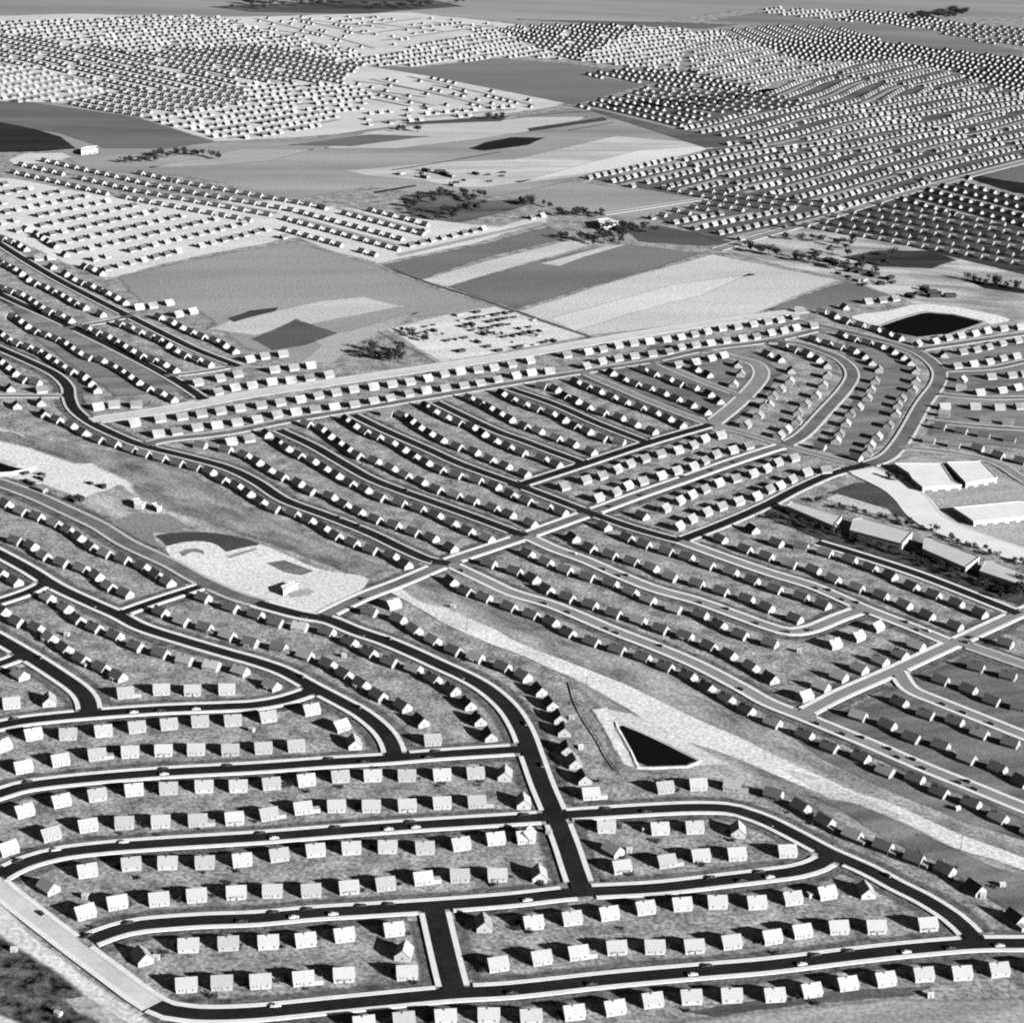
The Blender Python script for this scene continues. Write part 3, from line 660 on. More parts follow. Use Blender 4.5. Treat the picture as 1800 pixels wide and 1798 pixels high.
for h in INDIV:
    d, p, a, f, ri, i, n = h
    kind = 'w' if 'w' in f else 'p' if 'p' in f else 'n'
    shaded_slope = sunlit(a) < .3 and 'r' not in f
    shaded_slope = sunlit(a) < .3 and 'r' not in f
    if shaded_slope: rt = 3 if 'l' in f else (1 if random.random() < .8 else 3)  # slopes turned from the sun take darker shingles: shade put into the colour
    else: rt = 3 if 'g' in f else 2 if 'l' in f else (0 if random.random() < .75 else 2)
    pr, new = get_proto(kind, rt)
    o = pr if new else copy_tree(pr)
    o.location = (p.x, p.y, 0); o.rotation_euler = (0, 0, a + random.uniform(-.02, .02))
    o.name = 'house'
    desc = HROWS[ri][0]
    if n == 1: lab = '%s %s-roofed house %s' % (KW[kind], RW[rt], desc)
    else: lab = '%s %s-roofed house, %s from left %s' % (KW[kind], RW[rt], ORD[i + 1], desc)
    if 'kind_' in o: del o['kind_']
    tag(o, lab, 'house', 'single-storey houses set out along the streets')

# the rest: one mesh
RV = []; RF = []; RM = []
def far_house(p, a, wall, roof, sc=1.0):
    c, s = math.cos(a), math.sin(a)
    V = []; Fc = []
    gable_body(-HW, HW, HD, EV, RG, V, Fc); k = len(Fc)
    V2, F2 = gable_roof(-HW, HW, HD, EV, RG, .4, .3)
    b = len(V); V += [tuple(v) for v in V2]; Fc += [tuple(i + b for i in f) for f in F2]
    B = len(RV)
    for x, y, z in V: RV.append((p.x + (x * c - y * s) * sc, p.y + (x * s + y * c) * sc, z * sc))
    for i, f in enumerate(Fc): RF.append(tuple(j + B for j in f)); RM.append(wall if i < k else roof)
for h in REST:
    far_house(h[1], h[2], 0, random.choice([2, 2, 2, 3]) if sunlit(h[2]) < .3 else random.choice([1, 1, 3, 3]))  # shade in the colour: dark roofs off the sun, paler ones facing it

def inside(p, poly):
    c = False; n = len(poly); j = n - 1
    for i in range(n):
        a, b = poly[i], poly[j]
        if (a.y > p.y) != (b.y > p.y) and p.x < (b.x - a.x) * (p.y - a.y) / (b.y - a.y) + a.x: c = not c
        j = i
    return c
SV = []; SF = []
def lattice(poly, seeds, lot=18.3, period=76.0, street=True, miss=.03, keep=None, lots_v=None, sc=.94, shift=19):
    """double rows of houses either side of gently bending streets; seeds = (px,py, dx,dy, bend metres, bend length)"""
    P = [at(*q) for q in pxs(poly)]
    SD = []
    for (x, y, dx, dy, bend, bl) in seeds:
        o = at(x, y).xy; t = (at(x + dx, y + dy).xy - o).normalized(); SD.append((o, t, Vector((-t.y, t.x)), bend, bl))
    xs = [q.x for q in P]; ys = [q.y for q in P]; R0 = math.hypot(max(xs) - min(xs), max(ys) - min(ys))
    for si, (o, t, nn, bend, bl) in enumerate(SD):
        nr = int(R0 / period) + 1; nc = int(R0 / lot) + 1
        for r in range(-nr, nr + 1):
            ph = r * .21
            def pos(u, v): return o + t * u + nn * (r * period + v + bend * math.sin(u / bl + ph))
            prev = None
            for c in range(-nc, nc + 1):
                u = c * lot
                q = pos(u, 0)
                def okp(q):
                    if not inside(q, P): return False
                    d = [(q - s[0]).length for s in SD]
                    return d.index(min(d)) == si
                t2 = (pos(u + 5, 0) - pos(u - 5, 0)); a = math.atan2(t2.y, t2.x)
                for sgn in (-1, 1):
                    hpos = pos(u + random.uniform(-.8, .8) + (4 if sgn > 0 else 0), sgn * shift)
                    if okp(hpos) and random.random() > miss and (lots_v is None or lots_v(hpos)):
                        far_house(hpos, a + (math.pi if sgn > 0 else 0), 0, 2 if sunlit(a) < .15 else random.choice([1, 3, 3, 2]), sc)  # roof tone follows the sun angle, so shade sits in the shingles
                if street and okp(q):
                    n2 = Vector((-t2.y, t2.x)).normalized() * 4.6
                    k = len(SV); A = q + n2; B = q - n2; SV.extend([(A.x, A.y, .5), (B.x, B.y, .5)])
                    if prev is not None: SF.append((prev, prev + 1, k + 1, k))
                    prev = k
                else: prev = None
lattice('-40,312 40,327 190,350 300,375 470,402 500,420 200,484 100,440 -40,388', [(330, 430, 98, -24, 0, 100)], street=False, miss=.06, lot=18.3, period=76)
lattice('5,296 110,278 160,298 300,312 400,332 520,350 640,370 730,385 760,402 700,440 660,462 520,418 480,398 300,370 190,345 20,310', [(100, 315, 100, 26, 6, 90), (400, 360, 100, 20, 6, 90), (600, 405, 100, 27, 0, 90)])
lattice('740,405 880,402 960,378 960,392 800,430 668,464 700,440', [(850, 415, 100, -23, 0, 90)])
lattice('-60,42 100,37 250,29 400,33 480,58 560,78 640,98 720,86 800,64 900,48 1060,44 1220,54 1210,80 1190,128 1100,118 1000,106 880,103 740,118 640,118 600,138 660,168 640,196 540,232 440,245 372,244 240,206 100,182 -60,178',
        [(60, 90, 100, 26, 14, 110), (60, 150, 100, -16, 10, 90), (230, 70, 100, -9, 18, 120), (230, 140, 100, 26, 10, 100), (350, 110, 100, 25, 16, 80), (420, 200, 100, -14, 8, 90), (330, 180, 100, 20, 12, 80),
         (520, 120, 100, 22, 8, 90), (560, 180, 100, -10, 8, 90), (700, 100, 100, -12, 10, 90), (860, 80, 100, -12, 14, 100), (1000, 80, 100, 26, 18, 90), (1120, 90, 100, -12, 12, 110)], miss=.05, lot=16.5, period=64, shift=16)
lattice('420,33 560,30 640,28 720,30 860,42 900,50 760,62 680,84 600,96 520,72', [(520, 50, 100, 26, 6, 90), (720, 50, 100, -12, 6, 90)], miss=.62, sc=.8, lot=16.5)
lattice('610,142 740,130 860,160 970,184 900,196 780,190 690,194', [(740, 160, 100, 25, 6, 90)], miss=.6, sc=.8)
lattice('640,196 800,190 910,186 910,196 760,212 640,222', [(760, 206, 100, -9, 0, 90)], miss=.3)
lattice('1008,134 1100,122 1210,130 1200,60 1380,46 1480,52 1560,76 1700,94 1860,108 1860,268 1720,304 1620,335 1440,385 1300,424 1230,408 1140,386 1252,350 1180,342 1020,314 1250,262 1320,246 1228,238 1120,212 1010,188 1100,168 1150,150',
        [(1120, 190, 100, 26, 6, 90), (1150, 140, 100, 26, 8, 90), (1220, 180, 100, 20, 14, 80), (1260, 90, 100, -14, 14, 90), (1340, 130, 100, -16, 10, 90), (1450, 90, 100, 28, 16, 80), (1180, 305, 100, -24, 0, 90), (1300, 300, 100, -18, 8, 90),
         (1380, 220, 100, -20, 12, 90), (1480, 160, 100, -26, 16, 90), (1600, 130, 100, -16, 14, 90), (1740, 130, 100, 28, 16, 100), (1660, 190, 100, -12, 18, 90), (1780, 220, 100, -18, 12, 90), (1560, 250, 100, -14, 16, 80), (1450, 310, 100, -24, 6, 90), (1640, 290, 100, -20, 8, 90), (1250, 390, 100, -20, 0, 90), (1200, 370, 100, 20, 0, 90)], miss=.01, lot=17.2, period=68, shift=17)
lattice('1400,398 1500,372 1620,340 1680,322 1700,314 1780,345 1860,372 1860,500 1800,478 1700,460 1560,426 1420,402', [(1600, 400, 155, 28, 5, 130), (1740, 360, 120, 36, 6, 90)], miss=.0)
lattice('1330,14 1480,20 1620,26 1660,40 1860,58 1860,92 1720,76 1620,52 1480,38 1320,22', [(1420, 26, 100, -8, 8, 90), (1560, 38, 100, 24, 8, 90), (1740, 66, 100, 16, 10, 90)], miss=.05)

me_m = [M_WALL[1], mat('far_pale_shingles', .19, var=.3, scale=.03), M_ROOF[1], mat('far_grey_shingles', .13, var=.3, scale=.03)]  # pale roofs serve sun-facing slopes, dark ones the shaded slopes
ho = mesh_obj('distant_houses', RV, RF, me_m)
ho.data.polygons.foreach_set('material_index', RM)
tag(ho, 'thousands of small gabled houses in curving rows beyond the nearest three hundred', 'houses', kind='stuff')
st = mesh_obj('distant_streets', SV, SF, mat('far_street', alb(160), var=.1, scale=.02)); tag(st, kind='structure')

# ------------------------------------------------------------------ drainage basins
def basin(name, rim, bank_h, wid_out, label, water_tone, inner=.45):
    P = [at(*p).xy for p in pxs(rim)]; n = len(P)
    area = sum(P[i].x * P[(i + 1) % n].y - P[(i + 1) % n].x * P[i].y for i in range(n))
    if area < 0: P.reverse()
    c = sum(P, Vector((0, 0))) / n
    root = empty(name, (c.x, c.y, 0))
    btone = 130 if 'lens' in label else 208
    L = []
    for i in range(n):
        a, b = P[i], P[(i + 1) % n]; k = max(2, int((b - a).length / 5))
        L += [a.lerp(b, j / k) for j in range(k)]
    m = len(L); V = []; Fc = []
    for i in range(m):
        t = (L[(i + 1) % m] - L[i - 1]).normalized(); no = Vector((t.y, -t.x))
        j = noise.noise(Vector((L[i].x, L[i].y, 0)) * .07)
        for off, z in ((wid_out + 2 * j, 0.0), (wid_out * .35, bank_h), (1.2, bank_h), (-wid_out * inner, .1)):
            q = L[i] + no * off - c; V.append((q.x, q.y, z + (j * .3 if z > 1 else 0)))
    for i in range(m):
        k = (i + 1) % m
        for s in range(3): Fc.append((4 * i + s, 4 * k + s, 4 * k + s + 1, 4 * i + s + 1))
    bank = mesh_obj('bank', V, Fc, mat('basin_bank_soil_%d' % btone, alb(btone), var=.15, scale=.06, fine=.1, fscale=.5), root)
    W = [L[i] - Vector(((L[(i + 1) % m] - L[i - 1]).normalized().y, -(L[(i + 1) % m] - L[i - 1]).normalized().x)) * wid_out * inner * .8 - c for i in range(0, m, 2)]
    bm = bmesh.new(); f = bm.faces.new([bm.verts.new((q.x, q.y, .62)) for q in W]); bmesh.ops.triangulate(bm, faces=[f])
    me = bpy.data.meshes.new('water'); bm.to_mesh(me); bm.free(); me.materials.append(mat('shadowed_water', water_tone, rough=1, spec=0.0))  # near-black colour holds the basin's shadow as well as dark water
    wt = bpy.data.objects.new('water', me); COL.objects.link(wt); wt.parent = root
    tag(root, label, 'basin')
    return root
basin('drainage_basin', '1084,1272 1106,1280 1160,1304 1226,1338 1204,1347 1124,1349 1112,1322', .9, 4, 'triangular drainage basin of shadow-black water beside the bare utility strip', .004, inner=.12)
basin('drainage_basin', '1546,575 1590,560 1626,550 1672,554 1728,567 1700,577 1665,588 1612,594 1570,586', 1.3, 5, 'dark lens-shaped basin under a pale bank at upper right', .004, inner=.1)
basin('drainage_basin', '-60,806 0,812 30,822 55,825 20,832 -60,838', 2.0, 6, 'black pool in the sand pit at the left edge', .004)

# ------------------------------------------------------------------ large buildings
def poly_block(name, px_roof, h, label, cat, wall=.3, roof=.45, parts=None):
    P = [at(x, y, h).xy for x, y in pxs(px_roof)]
    n = len(P)
    if sum(P[i].x * P[(i + 1) % n].y - P[(i + 1) % n].x * P[i].y for i in range(n)) < 0: P.reverse()
    c = sum(P, Vector((0, 0))) / n
    root = empty(name, (c.x, c.y, 0)); P = [p - c for p in P]
    V = [(p.x, p.y, 0) for p in P] + [(p.x, p.y, h) for p in P]
    Fc = [(i, (i + 1) % n, n + (i + 1) % n, n + i) for i in range(n)]
    mesh_obj('wall', V, Fc, mat('block_wall_%d' % (wall * 100), wall, var=.05, scale=.2), root)
    # roof slab with a low parapet
    Q = [p * 1.012 for p in P]; I = [p * .975 for p in P]
    V = [(p.x, p.y, h - .3) for p in Q] + [(p.x, p.y, h + .5) for p in Q] + [(p.x, p.y, h + .5) for p in I] + [(p.x, p.y, h + .05) for p in I]
    Fc = []
    for k in range(3):
        for i in range(n): j = (i + 1) % n; Fc.append((k * n + i, k * n + j, k * n + n + j, k * n + n + i))
    Fc.append(tuple(range(3 * n, 4 * n)))
    mesh_obj('roof', V, Fc, mat('flat_roof_%d' % (roof * 100), roof, var=.06, scale=.1), root)
    # shop windows along each wall
    for i in range(n):
        a, b = P[i], P[(i + 1) % n]; L = (b - a).length
        if L < 12: continue
        t = (b - a) / L; no = Vector((t.y, -t.x)); k = min(8, int(L / 9))
        for q in range(k):
            s0 = a + t * (L * (q + .2) / k); s1 = a + t * (L * (q + .8) / k)
            V = []; 
            for z in (.5, h * .45):
                for s in (s0, s1): V += [((s + no * .06).x, (s + no * .06).y, z)]
                for s in (s1, s0): V += [((s - no * .03).x, (s - no * .03).y, z)]
            Fc = [(0, 1, 5, 4), (1, 2, 6, 5), (2, 3, 7, 6), (3, 0, 4, 7), (4, 5, 6, 7), (3, 2, 1, 0)]
            mesh_obj('window', V, Fc, M_GLASS, root)
    tag(root, label, cat)
    return root
poly_block('shop_building', '1572,815 1655,815 1676,846 1690,853 1622,857 1604,842 1598,832', 4.2, 'long white flat-roofed shop building beside the white avenue', 'shop building')
poly_block('shop_building', '1664,813 1725,811 1753,840 1698,849', 5, 'square white flat-roofed hall behind the long shop building', 'shop building')
poly_block('shop_building', '1676,893 1790,882 1830,884 1830,906 1712,917 1700,908', 4.2, 'large white flat-roofed building at the right edge below the hall', 'shop building')
poly_block('barn', '142,262 150,259 172,257 172,263 143,267', 5, 'long white barn beside the dark field at far left', 'barn')
poly_block('farm_building', '1050,386 1070,384 1086,388 1082,395 1056,396', 6, 'white farm building among dark trees in the upper centre', 'farm building')
poly_block('clubhouse', '234,878 246,876 256,882 250,888 236,886', 4, 'white clubhouse on the sandy ground by the left diagonal avenue', 'clubhouse')
poly_block('pavilion', '266,886 276,884 284,890 276,894', 3.5, 'small white pavilion right of the clubhouse on sandy ground', 'pavilion')
poly_block('pool_house', '494,1031 500,1029 520,1022 523,1025 504,1034 498,1039', 4, 'thin L-shaped pool house on the white village green', 'pool house')
poly_block('store_building', '1383,890 1392,882 1480,908 1466,925', 5, 'leftmost long gray-roofed store building between the tree rows', 'store building', roof=.31)
poly_block('store_building', '1500,913 1516,911 1604,936 1586,956 1494,932', 5, 'second long gray-roofed store building from left between the tree rows', 'store building', roof=.31)
poly_block('store_building', '1624,946 1640,948 1722,980 1698,998 1622,965', 5, 'third long gray-roofed store building from left between the tree rows', 'store building', roof=.31)
poly_block('store_building', '1732,986 1748,988 1830,1020 1824,1038 1722,1004', 5, 'rightmost long gray-roofed store building running off the right edge', 'store building', roof=.31)

# ------------------------------------------------------------------ sheds
def make_shed():
    root = empty('shed'); V = []; Fc = []
    gable_body(-1.5, 1.5, 1.2, 2.0, 2.8, V, Fc); a = mesh_obj('wall', V, Fc, M_WALL[0], root)
    V, Fc = gable_roof(-1.5, 1.5, 1.2, 2.0, 2.8, .15, .15); b = mesh_obj('roof', V, Fc, M_ROOF[0], root)
    V = []; Fc = []; box(-.45, .45, -1.25, -1.15, .1, 1.8, V, Fc); c = mesh_obj('door', V, Fc, M_DOOR, root)
    kids(root, a, b, c); return root
sheds = [('A:100,1275', 'on the dark scrub at bottom left'), ('E:470,660', 'in the back yards at the left edge'), ('G:480,1450', 'in the yard left of the basin'), ('G:420,1245', 'in the yard above, farther left of the basin'),
         ('D:1645,820', 'in the grass at the right above the loop street'), ('D:1510,895', 'beside a house at the right loop'), ('D:1140,1595', 'in the field below the bottom row'), ('C:825,575', 'in the small loop block'),
         ('F:1385,465', 'on the scrub by the bare strip top'), ('F:620,810', 'between two back rows left of centre'), ('D:1330,285', 'by the pale utility strip at right'), ('E:1770,1330', 'in the back yards under the fifth street'),
         ('C:260,450', 'by the crossroads kerb'), ('A:410,1725', 'on the scrub at the bottom edge, left'), ('H:220,775', 'inside the block of the pale loop'), ('A:1100,1330', 'beside the turned corner house at lower left'), ('A:600,900', 'beside the kinked row at lower left')]
ps = None
for s, w_ in sheds:
    (x, y, _), = parse(s); p = at(x, y, 1)
    o = make_shed() if ps is None else copy_tree(ps)
    if ps is None: ps = o
    o.location = (p.x, p.y, 0); o.rotation_euler = (0, 0, random.uniform(-.5, .5)); o.name = 'shed'
    tag(o, 'small white shed ' + w_, 'shed', 'small sheds in the yards')

# ------------------------------------------------------------------ stacks of building material
M_LUMB = mat('weathered_lumber', .035); M_LUM2 = mat('pale_lumber', .2)
def make_stack(m, seed):
    rnd = random.Random(seed); root = empty('material_stack'); V = []; Fc = []
    for lv in range(4):
        for q in range(5):
            x = rnd.uniform(-.4, .4); box(-3.2 + x, 3.2 + x, -1.6 + q * .66, -1.6 + q * .66 + .6, .25 + lv * .5, .25 + lv * .5 + .46, V, Fc)
    a = mesh_obj('boards', V, Fc, m, root); V = []; Fc = []
    for x in (-2, 2): box(x - .15, x + .15, -1.7, 1.7, 0, .25, V, Fc)
    b = mesh_obj('bearer', V, Fc, M_LUMB, root); kids(root, a, b); return root
MS = [make_stack(M_LUMB, 1), make_stack(M_LUM2, 2), make_stack(M_LUMB, 3)]; mu = set()
def yard_rows(poly, o_, d_, dx, dy, skip, lab, grp):
    P = [at(*q).xy for q in pxs(poly)]; o0 = at(*o_).xy; t = (at(o_[0] + d_[0], o_[1] + d_[1]).xy - o0).normalized(); n_ = Vector((-t.y, t.x))
    for i in range(-40, 41):
        for j in range(-40, 41):
            p = o0 + t * (i * dx + random.uniform(-1.2, 1.2)) + n_ * (j * dy + random.uniform(-1, 1))
            if not inside(p, P) or random.random() < skip: continue
            k = random.choice([0, 0, 1, 2])
            if k in mu: o = copy_tree(MS[k])
            else: o = MS[k]; mu.add(k)
            o.location = (p.x, p.y, .3); o.rotation_euler = (0, 0, math.atan2(t.y, t.x) + random.choice([0, 0, 1.57])); sc = random.uniform(.6, 1.25); o.scale = (sc, sc, sc); o.name = 'material_stack'
            tag(o, lab, 'material stack', grp)
def scatter(poly, n, lab, grp, lo=.7, hi=1.6):
    P = [at(*q).xy for q in pxs(poly)]; xs = [p.x for p in P]; ys = [p.y for p in P]; k = 0
    while k < n:
        p = Vector((random.uniform(min(xs), max(xs)), random.uniform(min(ys), max(ys))))
        if not inside(p, P): continue
        t = random.choice([0, 0, 1, 2])
        if t in mu: o = copy_tree(MS[t])
        else: o = MS[t]; mu.add(t)
        o.location = (p.x, p.y, .3); o.rotation_euler = (0, 0, random.choice([-.7, -.75, .8, .25, .3]) + random.uniform(-.1, .1)); sc = random.uniform(lo, hi); o.scale = (sc, sc, sc); o.name = 'material_stack'
        tag(o, lab, 'material stack', grp); k += 1
yard_rows('700,584 780,556 870,542 920,552 1020,588 960,606 790,634 745,608', (850, 590), (100, -17), 11, 17, .42, 'low stack of building material set in rows on the white quarry ground', 'stacks on the quarry ground')
scatter('20,830 80,836 180,850 200,880 120,886 60,870', 14, 'small stack of material on the sand at the left edge', 'stacks on the left sand')
scatter('1420,440 1500,470 1600,500 1700,520 1640,535 1560,520 1480,490', 30, 'small dark heap of material on the upper right waste ground', 'heaps on the waste ground', .8, 2)
scatter('660,310 780,300 900,300 860,330 720,335', 16, 'small heap of material among the far pale strips', 'heaps among the far strips', .8, 2)

# ------------------------------------------------------------------ cars
M_CARD = mat('dark_car_paint', .012, rough=.4, spec=.4); M_CARL = mat('light_car_paint', .34, rough=.4, spec=.4); M_TYRE = mat('tyre_rubber', .01); M_CHR = mat('bumper_chrome', .4, rough=.3)
def loft(secs, V, Fc):
    b = len(V); n = len(secs[0])
    for s in secs: V.extend(s)
    for i in range(len(secs) - 1):
        for j in range(n): k = (j + 1) % n; Fc.append((b + i * n + j, b + i * n + k, b + (i + 1) * n + k, b + (i + 1) * n + j))
    Fc.append(tuple(b + j for j in range(n))[::-1]); Fc.append(tuple(b + (len(secs) - 1) * n + j for j in range(n)))
def make_car(m):
    root = empty('parked_car')
    V = []; Fc = []; secs = []
    for x, hw, z1 in ((-2.5, .62, .75), (-2.3, .85, .95), (-1.2, .92, 1.0), (.9, .92, 1.0), (2.1, .82, .95), (2.5, .6, .78)):
        secs.append([(x, -hw, .35), (x, -hw, z1 - .18), (x, -hw * .82, z1), (x, hw * .82, z1), (x, hw, z1 - .18), (x, hw, .35)])
    loft(secs, V, Fc); body = mesh_obj('body', V, Fc, m, root)
    V = []; Fc = []; secs = []
    for x, hw, z1 in ((-1.7, .72, 1.0), (-1.1, .68, 1.42), (.3, .68, 1.45), (1.0, .74, 1.02)):
        secs.append([(x, -hw, .95), (x, -hw * .9, z1), (x, hw * .9, z1), (x, hw, .95)])
    loft(secs, V, Fc); cab = mesh_obj('cabin', V, Fc, m, root)
    V = []; Fc = []; box(-1.1, .45, -.715, .715, 1.06, 1.3, V, Fc); win = mesh_obj('window', V, Fc, M_GLASS, cab)
    kids(cab, win); ps_ = [body, cab]
    for x in (-1.5, 1.5):
        for y in (-.8, .8):
            V = []; Fc = []; n = 10
            for s in (-.1, .1):
                V += [(x + .36 * math.cos(2 * math.pi * k / n), y + s, .36 + .36 * math.sin(2 * math.pi * k / n)) for k in range(n)]
            Fc = [(k, (k + 1) % n, n + (k + 1) % n, n + k) for k in range(n)] + [tuple(range(n))[::-1], tuple(range(n, 2 * n))]
            ps_.append(mesh_obj('wheel', V, Fc, M_TYRE, root))
    for x in (-2.56, 2.5):
        V = []; Fc = []; box(x, x + .08, -.75, .75, .4, .55, V, Fc); ps_.append(mesh_obj('bumper', V, Fc, M_CHR, root))
    kids(root, *ps_); return root
DARK = 'A:1155,15 205,110 145,665 255,1035 910,1100 605,1170 1700,1085 1780,1075; B:35,465 565,430 1090,390 125,1020 365,1000 420,1000 740,970 935,960 1795,1570; C:90,335 665,295 945,315 1395,770 1605,780 1750,745 1370,1385 565,1530; D:335,1320 575,1295 835,755 30,385 1300,1290; F:515,1535 765,1560 1270,1490 1210,1520 340,535 740,405 1465,955 750,662 290,965 690,1180 930,690 1210,150 1440,215; G:610,215 680,210 735,255 790,250 225,445 335,530 625,640 750,645 1045,740 1330,435 1330,462 1495,487 1685,600 1565,1060 55,1290 150,1450 200,1580; H:300,350 355,340 410,355 485,430 615,440 955,580 1050,630 310,640 125,670 1430,685 1380,720 320,1300 500,1375 650,1390 610,1425 840,1470 890,1535 1015,1540 1075,1610 1325,1710 1405,1690 1440,1755 1200,1165 1355,1220 1555,1295; E:650,465 1130,1195 110,1270 1155,1600 1600,1570 420,780; K:700,1365 930,1290 1220,1160 1400,1105 1560,1050; J:700,1500 560,1445 1040,1250'
LIGHT = 'A:1155,58 870,522 400,585; B:940,455 1130,438 130,508 270,1068 545,1045 135,1670; C:110,935 45,1590 1260,1435; D:1635,1265 995,1327 250,1397 610,1288 30,790; E:945,1230 1380,1200 1155,1650 665,480; F:820,1555 350,570; G:760,270 420,100 1240,1170; H:1110,640 1370,1250'
cars = []
for s, tone in ((DARK, 'dark'), (LIGHT, 'light')):
    for x, y, f in parse(s):
        p = at(x, y, .7).xy; best = (1e9,)
        for j, (L, N) in enumerate(RL):
            for k in range(len(L) - 1):
                d = seg_d(p, L[k], L[k + 1])
                if d < best[0]: best = (d, j, k)
        d, j, k = best; L, N = RL[j]
        t = (L[k + 1] - L[k]).normalized(); n = N[k]; side = 1 if (p - L[k]).dot(n) > 0 else -1
        foot = L[k] + t * (p - L[k]).dot(t)
        q = foot + n * side * (ROADS[j][2] / 2 - 1.25)
        if near_other(q, j, .5): continue
        if any((q - c[0]).length < 5.6 for c in cars): continue
        cars.append((q, math.atan2(t.y, t.x) + (math.pi if side > 0 else 0), tone, j))
pc = {}
grp = {}
for c in cars: grp.setdefault((c[2], c[3]), []).append(c)
for (tone, j), cs in grp.items():
    cs.sort(key=lambda c: c[0].x)
    for i, (q, a, _, _) in enumerate(cs):
        if tone not in pc: pc[tone] = make_car(M_CARD if tone == 'dark' else M_CARL); o = pc[tone]
        else: o = copy_tree(pc[tone])
        o.location = (q.x, q.y, Z_ROAD + .02); o.rotation_euler = (0, 0, a); o.name = 'parked_car'
        nm = ROADS[j][0]
        lab = ('only %s car parked on the %s' % (tone, nm)) if len(cs) == 1 else ('%s car on the %s, %s %s one from left' % (tone, nm, ORD[i + 1], tone))
        tag(o, lab, 'car', 'cars parked along the kerbs')

# ------------------------------------------------------------------ trees
M_BARK = mat('bark', .03); M_LEAF = mat('foliage', .022, var=.4, scale=.6, rough=.8, spec=.1)
def make_tree(seed, h, r):
    rnd = random.Random(seed)
    root = empty('tree'); V = []; Fc = []
    n = 6
    for z, q in ((0, .32), (h * .3, .22), (h * .7, .08)):
        V += [(q * math.cos(2 * math.pi * k / n), q * math.sin(2 * math.pi * k / n), z) for k in range(n)]
    Fc = [(i * n + k, i * n + (k + 1) % n, (i + 1) * n + (k + 1) % n, (i + 1) * n + k) for i in range(2) for k in range(n)]
    for k in range(4):   # limbs
        a = rnd.uniform(0, 6.28); b = len(V); z0 = h * rnd.uniform(.3, .5); e = Vector((math.cos(a) * r * .6, math.sin(a) * r * .6, h * .7))
        V += [(.09, 0, z0), (-.05, .08, z0), (-.05, -.08, z0), tuple(e)]; Fc += [(b, b + 1, b + 3), (b + 1, b + 2, b + 3), (b + 2, b, b + 3)]
    tr = mesh_obj('trunk', V, Fc, M_BARK, root)
    V = []; Fc = []
    cl = [(Vector((rnd.gauss(0, r * .45), rnd.gauss(0, r * .45), h * rnd.uniform(.42, .85))), r * rnd.uniform(.35, .6)) for _ in range(9)]
    for c, q in cl:
        for _ in range(34):
            d = Vector((rnd.gauss(0, 1), rnd.gauss(0, 1), rnd.gauss(0, .8))).normalized() * q * rnd.uniform(.6, 1.05)
            p = c + d; s = rnd.uniform(.35, .75)
            u = Vector((rnd.gauss(0, 1), rnd.gauss(0, 1), rnd.gauss(0, 1))).normalized(); v = u.cross(Vector((rnd.gauss(0, 1), rnd.gauss(0, 1), rnd.gauss(0, 1)))).normalized()
            b = len(V); V += [tuple(p + u * s), tuple(p + v * s), tuple(p - u * s), tuple(p - v * s)]; Fc.append((b, b + 1, b + 2, b + 3))
    cw = mesh_obj('crown', V, Fc, M_LEAF, root)
    kids(root, tr, cw); return root
TREES = []
def tline(pts, n, spread, label, hs=1.0):
    L = [at(*p).xy for p in pxs(pts)]
    seg = [(L[i + 1] - L[i]).length for i in range(len(L) - 1)]; T = sum(seg)
    for k in range(n):
        s = T * (k + random.uniform(.1, .9)) / n; i = 0
        while i < len(seg) - 1 and s > seg[i]: s -= seg[i]; i += 1
        p = L[i].lerp(L[i + 1], min(1, s / seg[i])) + Vector((random.gauss(0, spread), random.gauss(0, spread)))
        TREES.append((p, hs * random.uniform(.75, 1.25), label))
tline('720,372 760,352 800,345 840,350 835,368 790,385 745,380', 34, 12, 'dark tree in the wood beside the upper centre farmland')
tline('985,380 1030,378 1060,382', 10, 8, 'dark tree north of the white farm building')
tline('1000,422 1050,428 1085,418 1100,402 1120,412', 30, 10, 'dark tree in the wood below the white farm building')
tline('905,360 940,362 958,366', 7, 6, 'dark tree in the copse left of the white farm building')
tline('215,288 240,286 300,274 345,274 378,282', 22, 6, 'dark tree in the belt right of the white barn')
tline('640,622 670,636 690,640 685,620 700,625', 12, 5, 'dark tree around the lone cottage above the double strip')
tline('1300,432 1340,446 1390,455 1420,462 1460,470 1490,482', 20, 6, 'dark tree on the line beyond the pale field')
tline('1395,410 1430,430 1480,425 1520,470 1560,485', 22, 14, 'dark tree on the waste ground at upper right')
tline('1700,494 1760,504 1800,512', 10, 6, 'dark tree in the line at the upper right edge')
tline('1425,880 1475,895 1540,908 1610,926 1660,946 1725,970 1800,996', 34, 2.5, 'round dark tree in the upper row of the tree belt', .5)
tline('1350,912 1425,932 1490,948 1575,975 1650,1000 1720,1026 1790,1050', 54, 4, 'dark tree in the dense lower row of the tree belt', .5)
tline('740,232 720,230 690,232', 5, 8, 'dark tree in the little copse among the far strips')
tline('860,212 900,210', 6, 8, 'dark tree in the far copse right of the white soil')
tline('700,584 740,596 752,602', 8, 2, 'low dark tree along the quarry edge', .6)
tline('790,595 820,588 860,582 900,578', 8, 22, 'low dark tree standing for debris on the white quarry soil', .45)  # tree copies set in place of dark debris
tline('1760,1060 1785,1040 1800,1020', 5, 4, 'dark tree at the right end of the tree belt')
tline('1555,838 1585,850', 5, 1.5, 'small dark tree between the avenue and shop building', .6)
PT = [make_tree(s, h, r) for s, h, r in ((1, 9, 4.2), (2, 11, 4.8), (3, 8, 3.8), (4, 10, 4.0))]
used = set()
